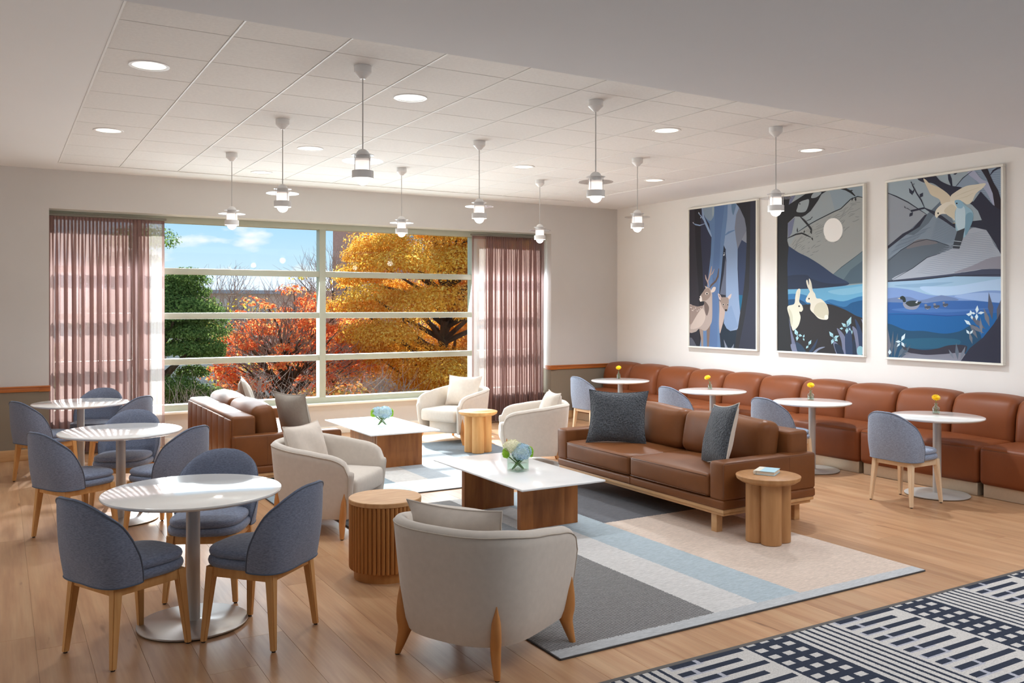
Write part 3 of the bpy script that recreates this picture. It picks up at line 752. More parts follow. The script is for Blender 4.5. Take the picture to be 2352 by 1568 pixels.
# ------------------------------------------------------------------ sofas
def make_sofa():
    t = thing('leather_sofa', 'x', 'sofa')
    W = 1.11; D = .50; aw = .15
    MB().rbox(-D+.03, D-.03, -W+.03, W-.03, .150, .178, .004).rbox(-D+.012, D-.012, -W+.012, W-.012, .176, .203, .004).build('wood_plinth', 'sofawood', t)
    for sx in (-1, 1):
        for sy in (-1, 1): MB().rbox(sx*(D-.08)-.03, sx*(D-.08)+.03, sy*(W-.15)-.03, sy*(W-.15)+.03, 0, .152, .004).build('leg', 'sofawood', t)
    b = MB().rbox(-D, D, -W, W, .202, .272, .018, 3).build('base_rail', 'leather', t)
    MB().tube([(D+.001, 0, .206), (D+.001, 0, .268)], .003, 6).build('seam', 'seam', b)
    for s_ in (-1, 1):
        a = MB().rbox(-D, D, min(s_*W, s_*(W-aw)), max(s_*W, s_*(W-aw)), .268, .553, .022, 3).build('arm', 'leather', t)
        y = s_*(W-.004)
        MB().tube([(D-.006, y, .29), (D-.006, y, .53), (D-.02, y, .545), (-D+.02, y, .545)], .003, 6).tube([(-D*.4, s_*(W+.0005), .285), (-D*.4, s_*(W+.0005), .535)], .0015, 4).build('seam', 'seam', a)
    bk = MB().rbox(-D, -D+.215, -W+.075, W-.075, .268, .722, .03, 3).build('backrest', 'leather', t)
    n = 8; w = (2*W-.19)/n
    for i in range(n):
        y0 = -W+.095+w*i
        MB().cush((-D-.002, y0+w/2, .485), (.012, w/2-.001, .205), .011, (.006, 0, 0), 2, 3).build('back_channel', 'leather', bk, smooth=70)
    cw = (2*(W-aw)-.01)/2
    for s_ in (-1, 1):
        yc = s_*(cw/2+.002)
        c = MB().cush((.115, yc, .362), (.392, cw/2-.002, .087), .032, (.012, .004, .022), 4, 8).build('seat_cushion', 'leather', t, smooth=70)
        yb = [(-.255, yc-cw/2+.02), (.505, yc-cw/2+.02), (.505, yc+cw/2-.02), (-.255, yc+cw/2-.02)]
        MB().tube([(x+.003, y, .435) for x, y in yb[1:3]], .0028, 5).tube([(x+.003, y, .288) for x, y in yb[1:3]], .0028, 5).build('piping', 'seam', c, smooth=180)
        def wr(o):
            r_ = .006*math.sin(23*o[1]+9*o[2])*math.sin(11*o[1]-5*o[2])+.004*math.sin(47*o[1]+3)
            return [o[0]+r_*(1 if o[0] > 0 else 0), o[1], o[2]+.006*math.sin(9*o[1]+2)*(o[2] > 0)]
        c = MB().cush((0, 0, 0), (.105, cw/2-.006, .180), .07, (.038, .006, .015), 5, 12, fn=wr).build('back_cushion', 'leather', t, (-.175, yc, .622), (0, R(-9), 0), smooth=80)
        MB().tube([(.05, -cw/2+.06, .172), (.05, cw/2-.06, .172)], .003, 5).build('piping', 'seam', c, smooth=180)
    return t
sofa = make_sofa(); sofa.location = (5.115, 5.885, 0); sofa.rotation_euler = (0, 0, R(180)); tag(sofa, 'tan leather sofa at right with two charcoal pillows', 'sofa', 'leather sofas')
s2 = dup(sofa, (2.305, 9.07, 0), 0, 'tan leather sofa by the window, its channelled back turned to the tables')
make_pillow('throw_pillow', 'charcoal boucle pillow at the far end of the right sofa', 'pillow', .56, .50, .17, 'boucle', 'boucle', (4.93, 6.47, .695), (0, R(-16), R(180+42)), 'charcoal pillows')
make_pillow('throw_pillow', 'charcoal pillow with cream back leaning by the near sofa arm', 'pillow', .52, .50, .15, 'boucle', 'creamp', (4.93, 5.14, .70), (R(8), R(-16), R(180-24)), 'charcoal pillows')
make_pillow('throw_pillow', 'grey linen pillow with toggles at the near end of the window sofa', 'pillow', .50, .46, .14, 'greyp', 'greyp', (2.42, 8.22, .68), (0, R(-14), R(20)), 'grey linen pillows')
make_pillow('throw_pillow', 'grey pillow tip showing above the window sofa back', 'pillow', .50, .48, .14, 'greyp', 'greyp', (2.36, 9.78, .70), (0, R(-16), R(-14)), 'grey linen pillows')

# ------------------------------------------------------------------ coffee tables
def board_panel(t, horiz, fixed, a0, a1, thick, h, n):
    # an upright panel glued up from boards, each board a part
    w = (a1-a0)/n; cuts = [a0]
    for i in range(1, n): cuts.append(a0+w*i+rnd.uniform(-.2, .2)*w)
    cuts.append(a1)
    for i in range(n):
        b = MB()
        if horiz: b.rbox(cuts[i], cuts[i+1]-.0001, fixed-thick/2, fixed+thick/2, 0, h, .0004, 1)
        else: b.rbox(fixed-thick/2, fixed+thick/2, cuts[i], cuts[i+1]-.0001, 0, h, .0004, 1)
        b.build('board', 'walnut', t)
t = thing('coffee_table', 'white marble coffee table on walnut panels, in the middle of the front rug', 'coffee table', group='marble coffee tables', loc=(0, 0, .0125))
MB().rbox(3.225, 3.965, 5.345, 6.83, .372, .388, .006, 3).build('table_top', 'marble', t)
board_panel(t, True, 5.70, 3.41, 3.935, .05, .372, 5); board_panel(t, True, 6.46, 3.325, 3.80, .05, .372, 5)
t = thing('coffee_table', 'white marble coffee table near the window with a walnut corner base', 'coffee table', group='marble coffee tables', loc=(0, 0, .0125))
MB().rbox(3.28, 4.07, 8.44, 9.90, .372, .388, .006, 3).build('table_top', 'marble', t)
board_panel(t, True, 8.66, 3.43, 3.945, .05, .372, 5); board_panel(t, False, 3.455, 8.70, 9.45, .05, .372, 6)

# ------------------------------------------------------------------ side tables, drum, book
def make_side():
    t = thing('side_table', 'x', 'side table')
    MB().lathe([(0, .425), (.15, .425), (.195, .434), (.222, .452), (.229, .472), (.228, .478), (.224, .480)], 56).build('table_top', 'oak_mid', t, smooth=35)
    for k in range(4):
        a = R(45+90*k)
        MB().lathe([(.068, 0), (.073, .004), (.073, .428)], 28, (.088*math.cos(a), .088*math.sin(a), 0)).build('column_leg', 'oak_mid', t)
    return t
st = make_side(); st.location = (4.81, 4.52, .0125); st.rotation_euler = (0, 0, R(12)); tag(st, 'round oak side table on four columns at the near end of the sofa', 'side table', 'column side tables')
s2_ = dup(st, (4.86, 9.06, .0125), R(17), 'round oak side table on columns between the two rear armchairs')
repl_mat(s2_, 'oak_mid', 'oak')
d = thing('drum_table', 'fluted oak drum table beside the foreground armchair', 'side table', (2.125, 5.215, 0))
MB().lathe([(.196, 0), (.196, .07)], 56).build('plinth', 'drumw', d)
MB().lathe([(.214, .068), (.214, .472)], 48).build('core', 'drumw', d)
MB().lathe([(.222, .470), (.230, .474), (.230, .496), (.227, .500)], 64).build('table_top', 'drumtop', d, smooth=35)
rm = MB().lathe([(.009, .062), (.0135, .07), (.0135, .471)], 8).mesh('reed', M['drumw'])
for k in range(50):
    a = 2*math.pi*k/50; link('reed', rm, d, (.2145*math.cos(a), .2145*math.sin(a), 0), (0, 0, a))
bk = thing('hardback_book', 'small pale blue hardback book lying on the near side table', 'book', (4.845, 4.565, .4930), R(-60))
MB().rbox(-.062, .075, -.092, .092, .0, .003, .001, 1).rbox(-.062, .075, -.092, .092, .025, .028, .001, 1).build('cover', 'bookb', bk)
MB().rbox(-.056, .071, -.088, .088, .003, .025, .001, 1).build('pages', 'pages', bk)
MB().rbox(-.078, -.058, -.0925, .0925, -.0002, .0284, .006, 2).rbox(-.07, -.03, -.0923, .0923, .0252, .0283, .0008, 1).build('spine', 'bookw', bk)

# ------------------------------------------------------------------ hydrangea arrangements
def floret_ball(c, r, n, size, seed, sq=(1, 1, 1), up=-.9):
    q = random.Random(seed); m = MB()
    MB_core = []
    for i in range(n):
        k = (i+.5)/n; ph = math.acos(1-2*k); th = math.pi*(1+5**.5)*i
        d = Vector((math.sin(ph)*math.cos(th), math.sin(ph)*math.sin(th), math.cos(ph)))
        if d.z < up: continue
        p = Vector(c)+Vector((d.x*sq[0], d.y*sq[1], d.z*sq[2]))*r*q.uniform(.88, 1.04)
        rot = (d+Vector((q.uniform(-.4, .4), q.uniform(-.4, .4), q.uniform(-.4, .4)))).to_track_quat('Z', 'Y'); a0 = q.uniform(0, 6)
        for j in range(4):
            a = a0+j*math.pi/2; s_ = size*q.uniform(.8, 1.15)
            loc = [(0, 0, -.002), (s_*.6*math.cos(a-.5), s_*.6*math.sin(a-.5), .001), (s_*math.cos(a), s_*math.sin(a), -.001), (s_*.6*math.cos(a+.5), s_*.6*math.sin(a+.5), .001)]
            m.add([p+rot @ Vector(v) for v in loc], [(0, 1, 2, 3)])
    m.lathe([(.001, -r*.8*sq[2])]+[(r*.8*math.sin(math.pi*k/8)*sq[0], -r*.8*math.cos(math.pi*k/8)*sq[2]) for k in range(1, 8)]+[(.001, r*.8*sq[2])], 12, c, close=False)
    return m
def arrangement(x, y, z, rz, which):
    nm = ['front', 'rear'][which]; s_ = .049; H = .105
    v = thing('glass_vase', 'square clear glass vase on the %s coffee table' % nm, 'vase', (x, y, z), rz, 'square glass vases')
    g = MB(); th = .004
    g.box(-s_, s_, -s_, s_, 0, .009)
    for q in (-1, 1): g.box(q*s_-(th if q > 0 else 0), q*s_+(0 if q > 0 else th), -s_, s_, .009, H).box(-s_+th, s_-th, q*s_-(th if q > 0 else 0), q*s_+(0 if q > 0 else th), .009, H)
    g.build('vase_body', 'vase', v, smooth=0)
    MB().box(-s_+.005, s_-.005, -s_+.005, s_-.005, .0095, .052).build('water', 'vase', v, smooth=0)
    def stalk(name, label, c, r, mat, n, size, seed, sq, foot, sc=.006):
        t = thing(name, label, 'flower', (x, y, z), rz, 'blooms in the %s vase' % nm)
        floret_ball(c, r, n, size, seed, sq).build('blossom', mat, t, smooth=0, kind='stuff')
        MB().tube([foot, ((foot[0]+c[0])/2*.6, (foot[1]+c[1])/2*.6, .055), (c[0]*.7, c[1]*.7, .09), (c[0], c[1], c[2]-r*.5)], sc, 6).build('stem', 'stemg', t)
        return t
    b = stalk('hydrangea', 'blue hydrangea head in the %s square vase' % nm, (.004, -.026, .126), .058, 'hyd_b', 230, .0135, 1+which, (1.08, 1.08, .95), (-.03, .02, .012))
    wt = stalk('hydrangea', 'ivory hydrangea head behind the blue one in the %s square vase' % nm, (-.024, .024, .158 if which == 0 else .13), .052, 'hyd_w' if which == 0 else 'hyd_b', 190, .0125, 5+which, (1.1, 1.1, .85), (.03, -.02, .012))
    if which: wt['label'] = 'second blue hydrangea head at the back of the rear square vase'
    GB = []
    for k, sg in enumerate((-1, 1)):
        GB.append(stalk('green_bloom', 'lime green fluffy bloom at the %s of the %s vase' % (['left', 'right'][k], nm), (sg*.066, -sg*.040, .118), .030, 'hyd_g', 90, .010, 9+k+which, (.75, .75, 1.25), (sg*-.02, sg*.02, .014), .004))
    lv = MB()
    for a in range(9):
        q = a*.7; d = Vector((math.cos(q), math.sin(q), 0)); tn = Vector((-d.y, d.x, 0)); c0 = Vector((0, 0, .05))
        lv.add([c0, c0+d*.025+tn*.018+Vector((0, 0, .03)), c0+d*.040+Vector((0, 0, .055)), c0+d*.025-tn*.018+Vector((0, 0, .03))], [(0, 1, 2, 3)])
    lv.build('leaves', 'leafg', b, smooth=0)
    for o in ([v, b, wt]+GB): o.scale = (1.27, 1.27, 1.22)
arrangement(3.58, 6.00, .4005, R(14), 0)
arrangement(3.64, 9.02, .4005, R(20), 1)

# ------------------------------------------------------------------ leather banquette
def make_banq(L):
    t = thing('banquette_unit', 'x', 'banquette')
    MB().rbox(7.645, 8.30, -L/2+.025, L/2-.025, 0, .118, .003, 1).build('plinth', 'plinth', t)
    MB().box(7.655, 8.3, -L/2+.027, L/2-.027, -.0005, .004).build('plinth_foot', 'black', t)
    def fr(o):
        # front upper edge softly rolled
        return o
    s_ = MB().cush((7.935, 0, .287), (.335, L/2-.004, .172), .045, (.012, .004, .02), 5, 8).build('seat', 'leather2', t, smooth=70)
    MB().tube([(7.603, -L/2+.03, .432), (7.603, L/2-.03, .432)], .003, 5).build('seam', 'seam', s_, smooth=180)
    for k in (-1, 1):
        def bend(o):
            # roll the cushion top back towards the wall
            q = max(0, (o[2])/.22); return [o[0]+.055*q*q+.02*(o[2]/.22), o[1], o[2]-.012*abs(o[1]/(L/4))**3*(o[2] > .1)]
        c = MB().cush((8.30, k*L/4, .63), (.145, L/4-.001, .222), .066, (.022, .0, .020), 5, 8, fn=bend).build('back_cushion', 'leather2', t, smooth=80)
    return t
bnds = [11.10, 9.81, 8.49, 7.21, 5.925, 4.66, 3.39]
bl = ['brown leather banquette unit in the far corner', 'brown leather banquette unit second from the corner', 'brown leather banquette unit third from the corner', 'brown leather banquette unit behind the near sofa end',
      'brown leather banquette unit behind the nearest bistro table', 'brown leather banquette unit cut off by the right edge']
bq = make_banq(1.275)
for i in range(6):
    y = (bnds[i]+bnds[i+1])/2; f = (bnds[i]-bnds[i+1])/1.275
    if i == 0: bq.location = (0, y, 0); bq['label'] = bl[0]; bq['group'] = 'banquette units'; c = bq
    else: c = dup(bq, (0, y, 0), 0, bl[i])
    c.scale = (1, f*.995, 1)

# ------------------------------------------------------------------ curtains
def curtain(name, label, xa, xb, flat_from, left, seed):
    t = thing(name, label, 'curtain', group='sheer curtains')
    q = random.Random(seed); n = 640; zs = [.03, .25, .7, 1.2, 1.7, 2.1, 2.4, 2.6, 2.70, 2.755]
    ph = [q.uniform(0, 6.28) for _ in range(5)]
    P = []
    for i in range(n+1):
        u = i/n; x = xa+(xb-xa)*u
        s_ = u if left else 1-u           # 0 at the wall, 1 at the leading edge
        k = 1.0 if s_ < flat_from else max(.10, 1-(s_-flat_from)/.06)
        row = []
        for z in zs:
            top = min(1, max(0, (z-2.0)/.7)); low = 1-top
            f1 = math.sin(2*math.pi*s_*33+ph[0]+1.2*math.sin(s_*9+ph[3])+.6*math.sin(s_*31+ph[4]))
            f2 = math.sin(2*math.pi*s_*14.3+ph[1]+.3*math.sin(z*1.3+ph[2])); f3 = math.sin(2*math.pi*s_*5.7+ph[2]+z*.35)
            y = 11.285+k*(.026*f1*(.35*low+.65)+.026*f2*low+.014*f3*low)
            xo = k*(.020*math.sin(2*math.pi*s_*33+ph[0]+1.2*math.sin(s_*9+ph[3])+1.3)+.010*math.sin(2*math.pi*s_*14.3+z*.4)*low)
            if s_ > .9: xo += (-1 if left else 1)*(-.05*(1-z/2.755)**1.3)*(-1 if left else -1)*0
            row.append((x+xo, y, z))
        P.append(row)
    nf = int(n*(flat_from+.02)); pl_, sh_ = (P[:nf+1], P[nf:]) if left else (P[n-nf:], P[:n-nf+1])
    MB().grid(pl_).build('pleated_fabric', 'sheer', t, smooth=180); MB().grid(sh_).build('sunlit_edge', 'sheer_sunlit', t, smooth=180)  # flat edge is the same cloth in its sun-whitened copy
    hd = [[(r[-1][0], r[-1][1]-.002, z) for z in (2.715, 2.757)] for r in P]
    MB().grid(hd).build('header_tape', 'sheer', t, smooth=180)
    e = P[-1] if left else P[0]
    MB().grid([[(p[0]-(.030 if left else -.030), p[1]-.003, p[2]) for p in e], [(p[0], p[1]-.003, p[2]) for p in e]]).build('side_hem', 'sheer', t, smooth=180)
    MB().rbox(xa-.02, xb+.02, 11.262, 11.302, 2.760, 2.785, .003, 1).build('track', pm('curtain_track_metal', (126, 122, 112), .4, metal=.4), t)
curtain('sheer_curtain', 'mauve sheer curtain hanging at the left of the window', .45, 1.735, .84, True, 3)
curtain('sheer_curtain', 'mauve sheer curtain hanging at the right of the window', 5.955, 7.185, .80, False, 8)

# ------------------------------------------------------------------ pendant lamps and downlights
def make_pendant():
    t = thing('pendant_lamp', 'x', 'lamp')
    c = HC+.004; z0 = 2.50
    MB().lathe([(.016, c-.085), (.057, c-.045), (.057, c-.002), (.055, c)], 28).build('canopy', 'lampw', t)
    MB().tube([(0, 0, 2.73), (0, 0, c-.08)], .0042, 8).build('cable', 'cable', t)
    MB().lathe([(.0455, 2.655), (.0455, 2.692)]+[(.0455*math.cos(R(a)), 2.692+.044*math.sin(R(a))) for a in (15, 30, 45, 60, 75, 86)], 28).build('dome_cap', 'lampw', t, smooth=60)
    MB().lathe([(.046, 2.693), (.074, 2.6935), (.074, 2.6965), (.046, 2.697)], 32, close=False).build('upper_ring', 'lampw', t)
    MB().lathe([(.054, 2.652), (.132, 2.655), (.134, 2.657), (.132, 2.659), (.054, 2.656)], 44, close=False).build('glass_disc', 'discglass', t)
    MB().lathe([(.047, 2.590), (.050, 2.595), (.050, 2.655), (.046, 2.66)], 28).build('opal_cylinder', 'opal', t, smooth=60)
    for k in range(4):
        a = R(20+90*k); MB().tube([(.066*math.cos(a), .066*math.sin(a), 2.585), (.066*math.cos(a), .066*math.sin(a), 2.696)], .0024, 6).build('rod', 'lampw', t)
    MB().lathe([(.060, 2.546), (.069, 2.544), (.070, 2.546), (.070, 2.592), (.068, 2.594), (.060, 2.592)], 36, close=False).build('lower_band', 'lampw', t)
    MB().lathe([(.001, z0)]+[(.046*math.sin(R(a)), 2.546-.046*math.cos(R(a))) for a in range(12, 181, 12)], 28, close=False).build('globe', 'globe', t, smooth=180)
    return t
pd = make_pendant(); first = True
PX = [2.045, 3.91, 5.80]; PY = [5.40, 7.265, 9.11]
for i, x in enumerate(PX):
    for j, y in enumerate(PY):
        lab = 'white pendant lamp, %s of three in the %s row' % (['nearest', 'middle', 'farthest'][j], ['left', 'centre', 'right'][i])
        xx = x+(.04 if (i, j) == (2, 0) else -.05 if (i, j) == (2, 2) else 0)
        if first: pd.location = (xx, y, 0); pd['label'] = lab; pd['group'] = 'pendant lamps'; first = False
        else: dup(pd, (xx, y, 0), 0, lab)
        light('pendant_bulb', 'POINT', (xx, y, 2.46), 3.0, col=(1, .9, .78), shadow_soft_size=.045)
dl = thing('downlight', 'x', 'light')
MB().lathe([(.104, -.003), (.124, -.004), (.127, 0), (.127, .003)], 40, close=False).build('trim_ring', 'lampw', dl)
MB().lathe([(.001, .0), (.105, .0)], 40, close=False).build('diffuser', 'diff', dl)
DL = [(.843, 6.09), (2.66, 6.03), (5.11, 5.99), (7.0, 6.01), (.84, 8.50), (2.65, 8.44), (5.05, 8.34), (6.97, 8.40), (2.635, 10.22)]
dlab = ['round recessed downlight at the front left of the tiled ceiling', 'round recessed downlight between the two nearest left pendants', 'round recessed downlight between the nearest centre and right pendants', 'round recessed downlight nearest the picture wall',
        'round recessed downlight at the left edge, further back', 'faint recessed downlight right of the middle left pendant', 'recessed downlight between the rear centre pendants', 'recessed downlight above the deer picture', 'recessed downlight nearest the window']
for i, ((x, y), l) in enumerate(zip(DL, dlab)):
    if i == 0: dl.location = (x, y, TZ-.0015); dl['label'] = l; dl['group'] = 'recessed downlights'
    else: dup(dl, (x, y, TZ-.0015), 0, l)
    light('downlight_beam', 'SPOT', (x, y, TZ-.02), (310 if y > 7 else 200) if x > 6 else 66, col=(.88, .94, 1), spot_size=R(128), spot_blend=.8, shadow_soft_size=.1)

# ------------------------------------------------------------------ pictures on the right wall
def homog(src):
    # 4 picture corners (tl, tr, br, bl) of the sketch -> unit square, v up
    A = []; B = []
    for (x, y), (u, v) in zip(src, ((0, 1), (1, 1), (1, 0), (0, 0))):
        A += [[x, y, 1, 0, 0, 0, -u*x, -u*y], [0, 0, 0, x, y, 1, -v*x, -v*y]]; B += [u, v]
    h = np.linalg.solve(np.array(A, float), np.array(B, float))
    def f(p):
        w = h[6]*p[0]+h[7]*p[1]+1; return ((h[0]*p[0]+h[1]*p[1]+h[2])/w, (h[3]*p[0]+h[4]*p[1]+h[5])/w)
    return f
def stroke(pts, w):
    L = []; Rr = []
    for i, p in enumerate(pts):
        a = pts[max(0, i-1)]; b = pts[min(len(pts)-1, i+1)]; dx, dy = b[0]-a[0], b[1]-a[1]; l = math.hypot(dx, dy) or 1
        k = w/2*(1 if 0 < i < len(pts)-1 else .4); L.append((p[0]-dy/l*k, p[1]+dx/l*k)); Rr.append((p[0]+dy/l*k, p[1]-dx/l*k))
    return L+Rr[::-1]
def ell(cx, cy, rx, ry, n=24): return [(cx+rx*math.cos(2*math.pi*i/n), cy+ry*math.sin(2*math.pi*i/n)) for i in range(n)]
def kite(x, y, L, w, a):
    c, s_ = math.cos(R(a)), math.sin(R(a))
    return [(x+c*p-s_*q, y+s_*p+c*q) for p, q in ((0, 0), (L*.45, w/2), (L, 0), (L*.45, -w/2))]
def curve(P, k=5):
    # Catmull-Rom smoothing of a closed outline
    out = []; n = len(P)
    for i in range(n):
        p0, p1, p2, p3 = P[i-1], P[i], P[(i+1) % n], P[(i+2) % n]
        for j in range(k):
            t = j/k; out.append(tuple(.5*((2*p1[d])+(-p0[d]+p2[d])*t+(2*p0[d]-5*p1[d]+4*p2[d]-p3[d])*t*t+(-p0[d]+3*p1[d]-3*p2[d]+p3[d])*t**3) for d in (0, 1)))
    return out
print_mat, pt_, pb_ = newmat('printed_artwork'); at_ = N(pt_, 'ShaderNodeVertexColor'); at_.layer_name = 'print'
pt_.links.new(at_.outputs[0], pb_.inputs['Base Color']); pb_.inputs['Roughness'].default_value = .5; pb_.inputs['Specular IOR Level'].default_value = .25
def clip(poly):
    def side(P, ax, lim, sg):
        out = []
        for i in range(len(P)):
            a, b = P[i-1], P[i]; ia = sg*(a[ax]-lim) <= 0; ib = sg*(b[ax]-lim) <= 0
            if ia != ib:
                t = (lim-a[ax])/(b[ax]-a[ax]); out.append((a[0]+(b[0]-a[0])*t, a[1]+(b[1]-a[1])*t))
            if ib: out.append(b)
        return out
    for ax, lim, sg in ((0, 0, -1), (0, 1, 1), (1, 0, -1), (1, 1, 1)):
        poly = side(poly, ax, lim, sg)
        if len(poly) < 3: return []
    return poly
def picture(label, yl, yr, z0, z1, corners, shapes):
    t = thing('framed_picture', label, 'picture', group='framed pictures on the right wall')
    x = XR-.030; fw = .024
    f = homog(corners); bm = bmesh.new(); lay = bm.loops.layers.float_color.new('print')
    a, b, c, d = yl-fw, yr+fw, z0+fw, z1-fw
    for k, (col, P) in enumerate(shapes):
        uv = clip([f(p) for p in P])
        if len(uv) < 3: continue
        vv = [bm.verts.new((x-.00002*k, a+(b-a)*u, c+(d-c)*v)) for u, v in uv]; cc = lin(col)
        for tri in tessellate_polygon([[Vector((u, v, 0)) for u, v in uv]]):
            try: fc = bm.faces.new([vv[i] for i in tri])
            except ValueError: continue
            for lp in fc.loops: lp[lay] = cc
    me = bpy.data.meshes.new('print'); bm.to_mesh(me); bm.free(); me.materials.append(print_mat)
    link('print', me, t)
    MB().box(x+.003, XR-.001, yr+.005, yl-.005, z0+.005, z1-.005).build('backing_board', 'white', t)
    for (p, q, r_, s_) in ((yr, yl, z0, z0+fw), (yr, yl, z1-fw, z1), (yr, yr+fw, z0+fw, z1-fw), (yl-fw, yl, z0+fw, z1-fw)):
        MB().rbox(XR-.046, XR-.001, p, q, r_, s_, .003, 1).build('frame_bar', 'white', t)
K = curve
full = lambda C: [(C[0][0]-20, C[0][1]-120), (C[1][0]+20, C[1][1]-20), (C[2][0]+20, C[2][1]+40), (C[3][0]-20, C[3][1]+40)]
C1 = [(48, 122), (715, 35), (722, 1492), (52, 1460)]
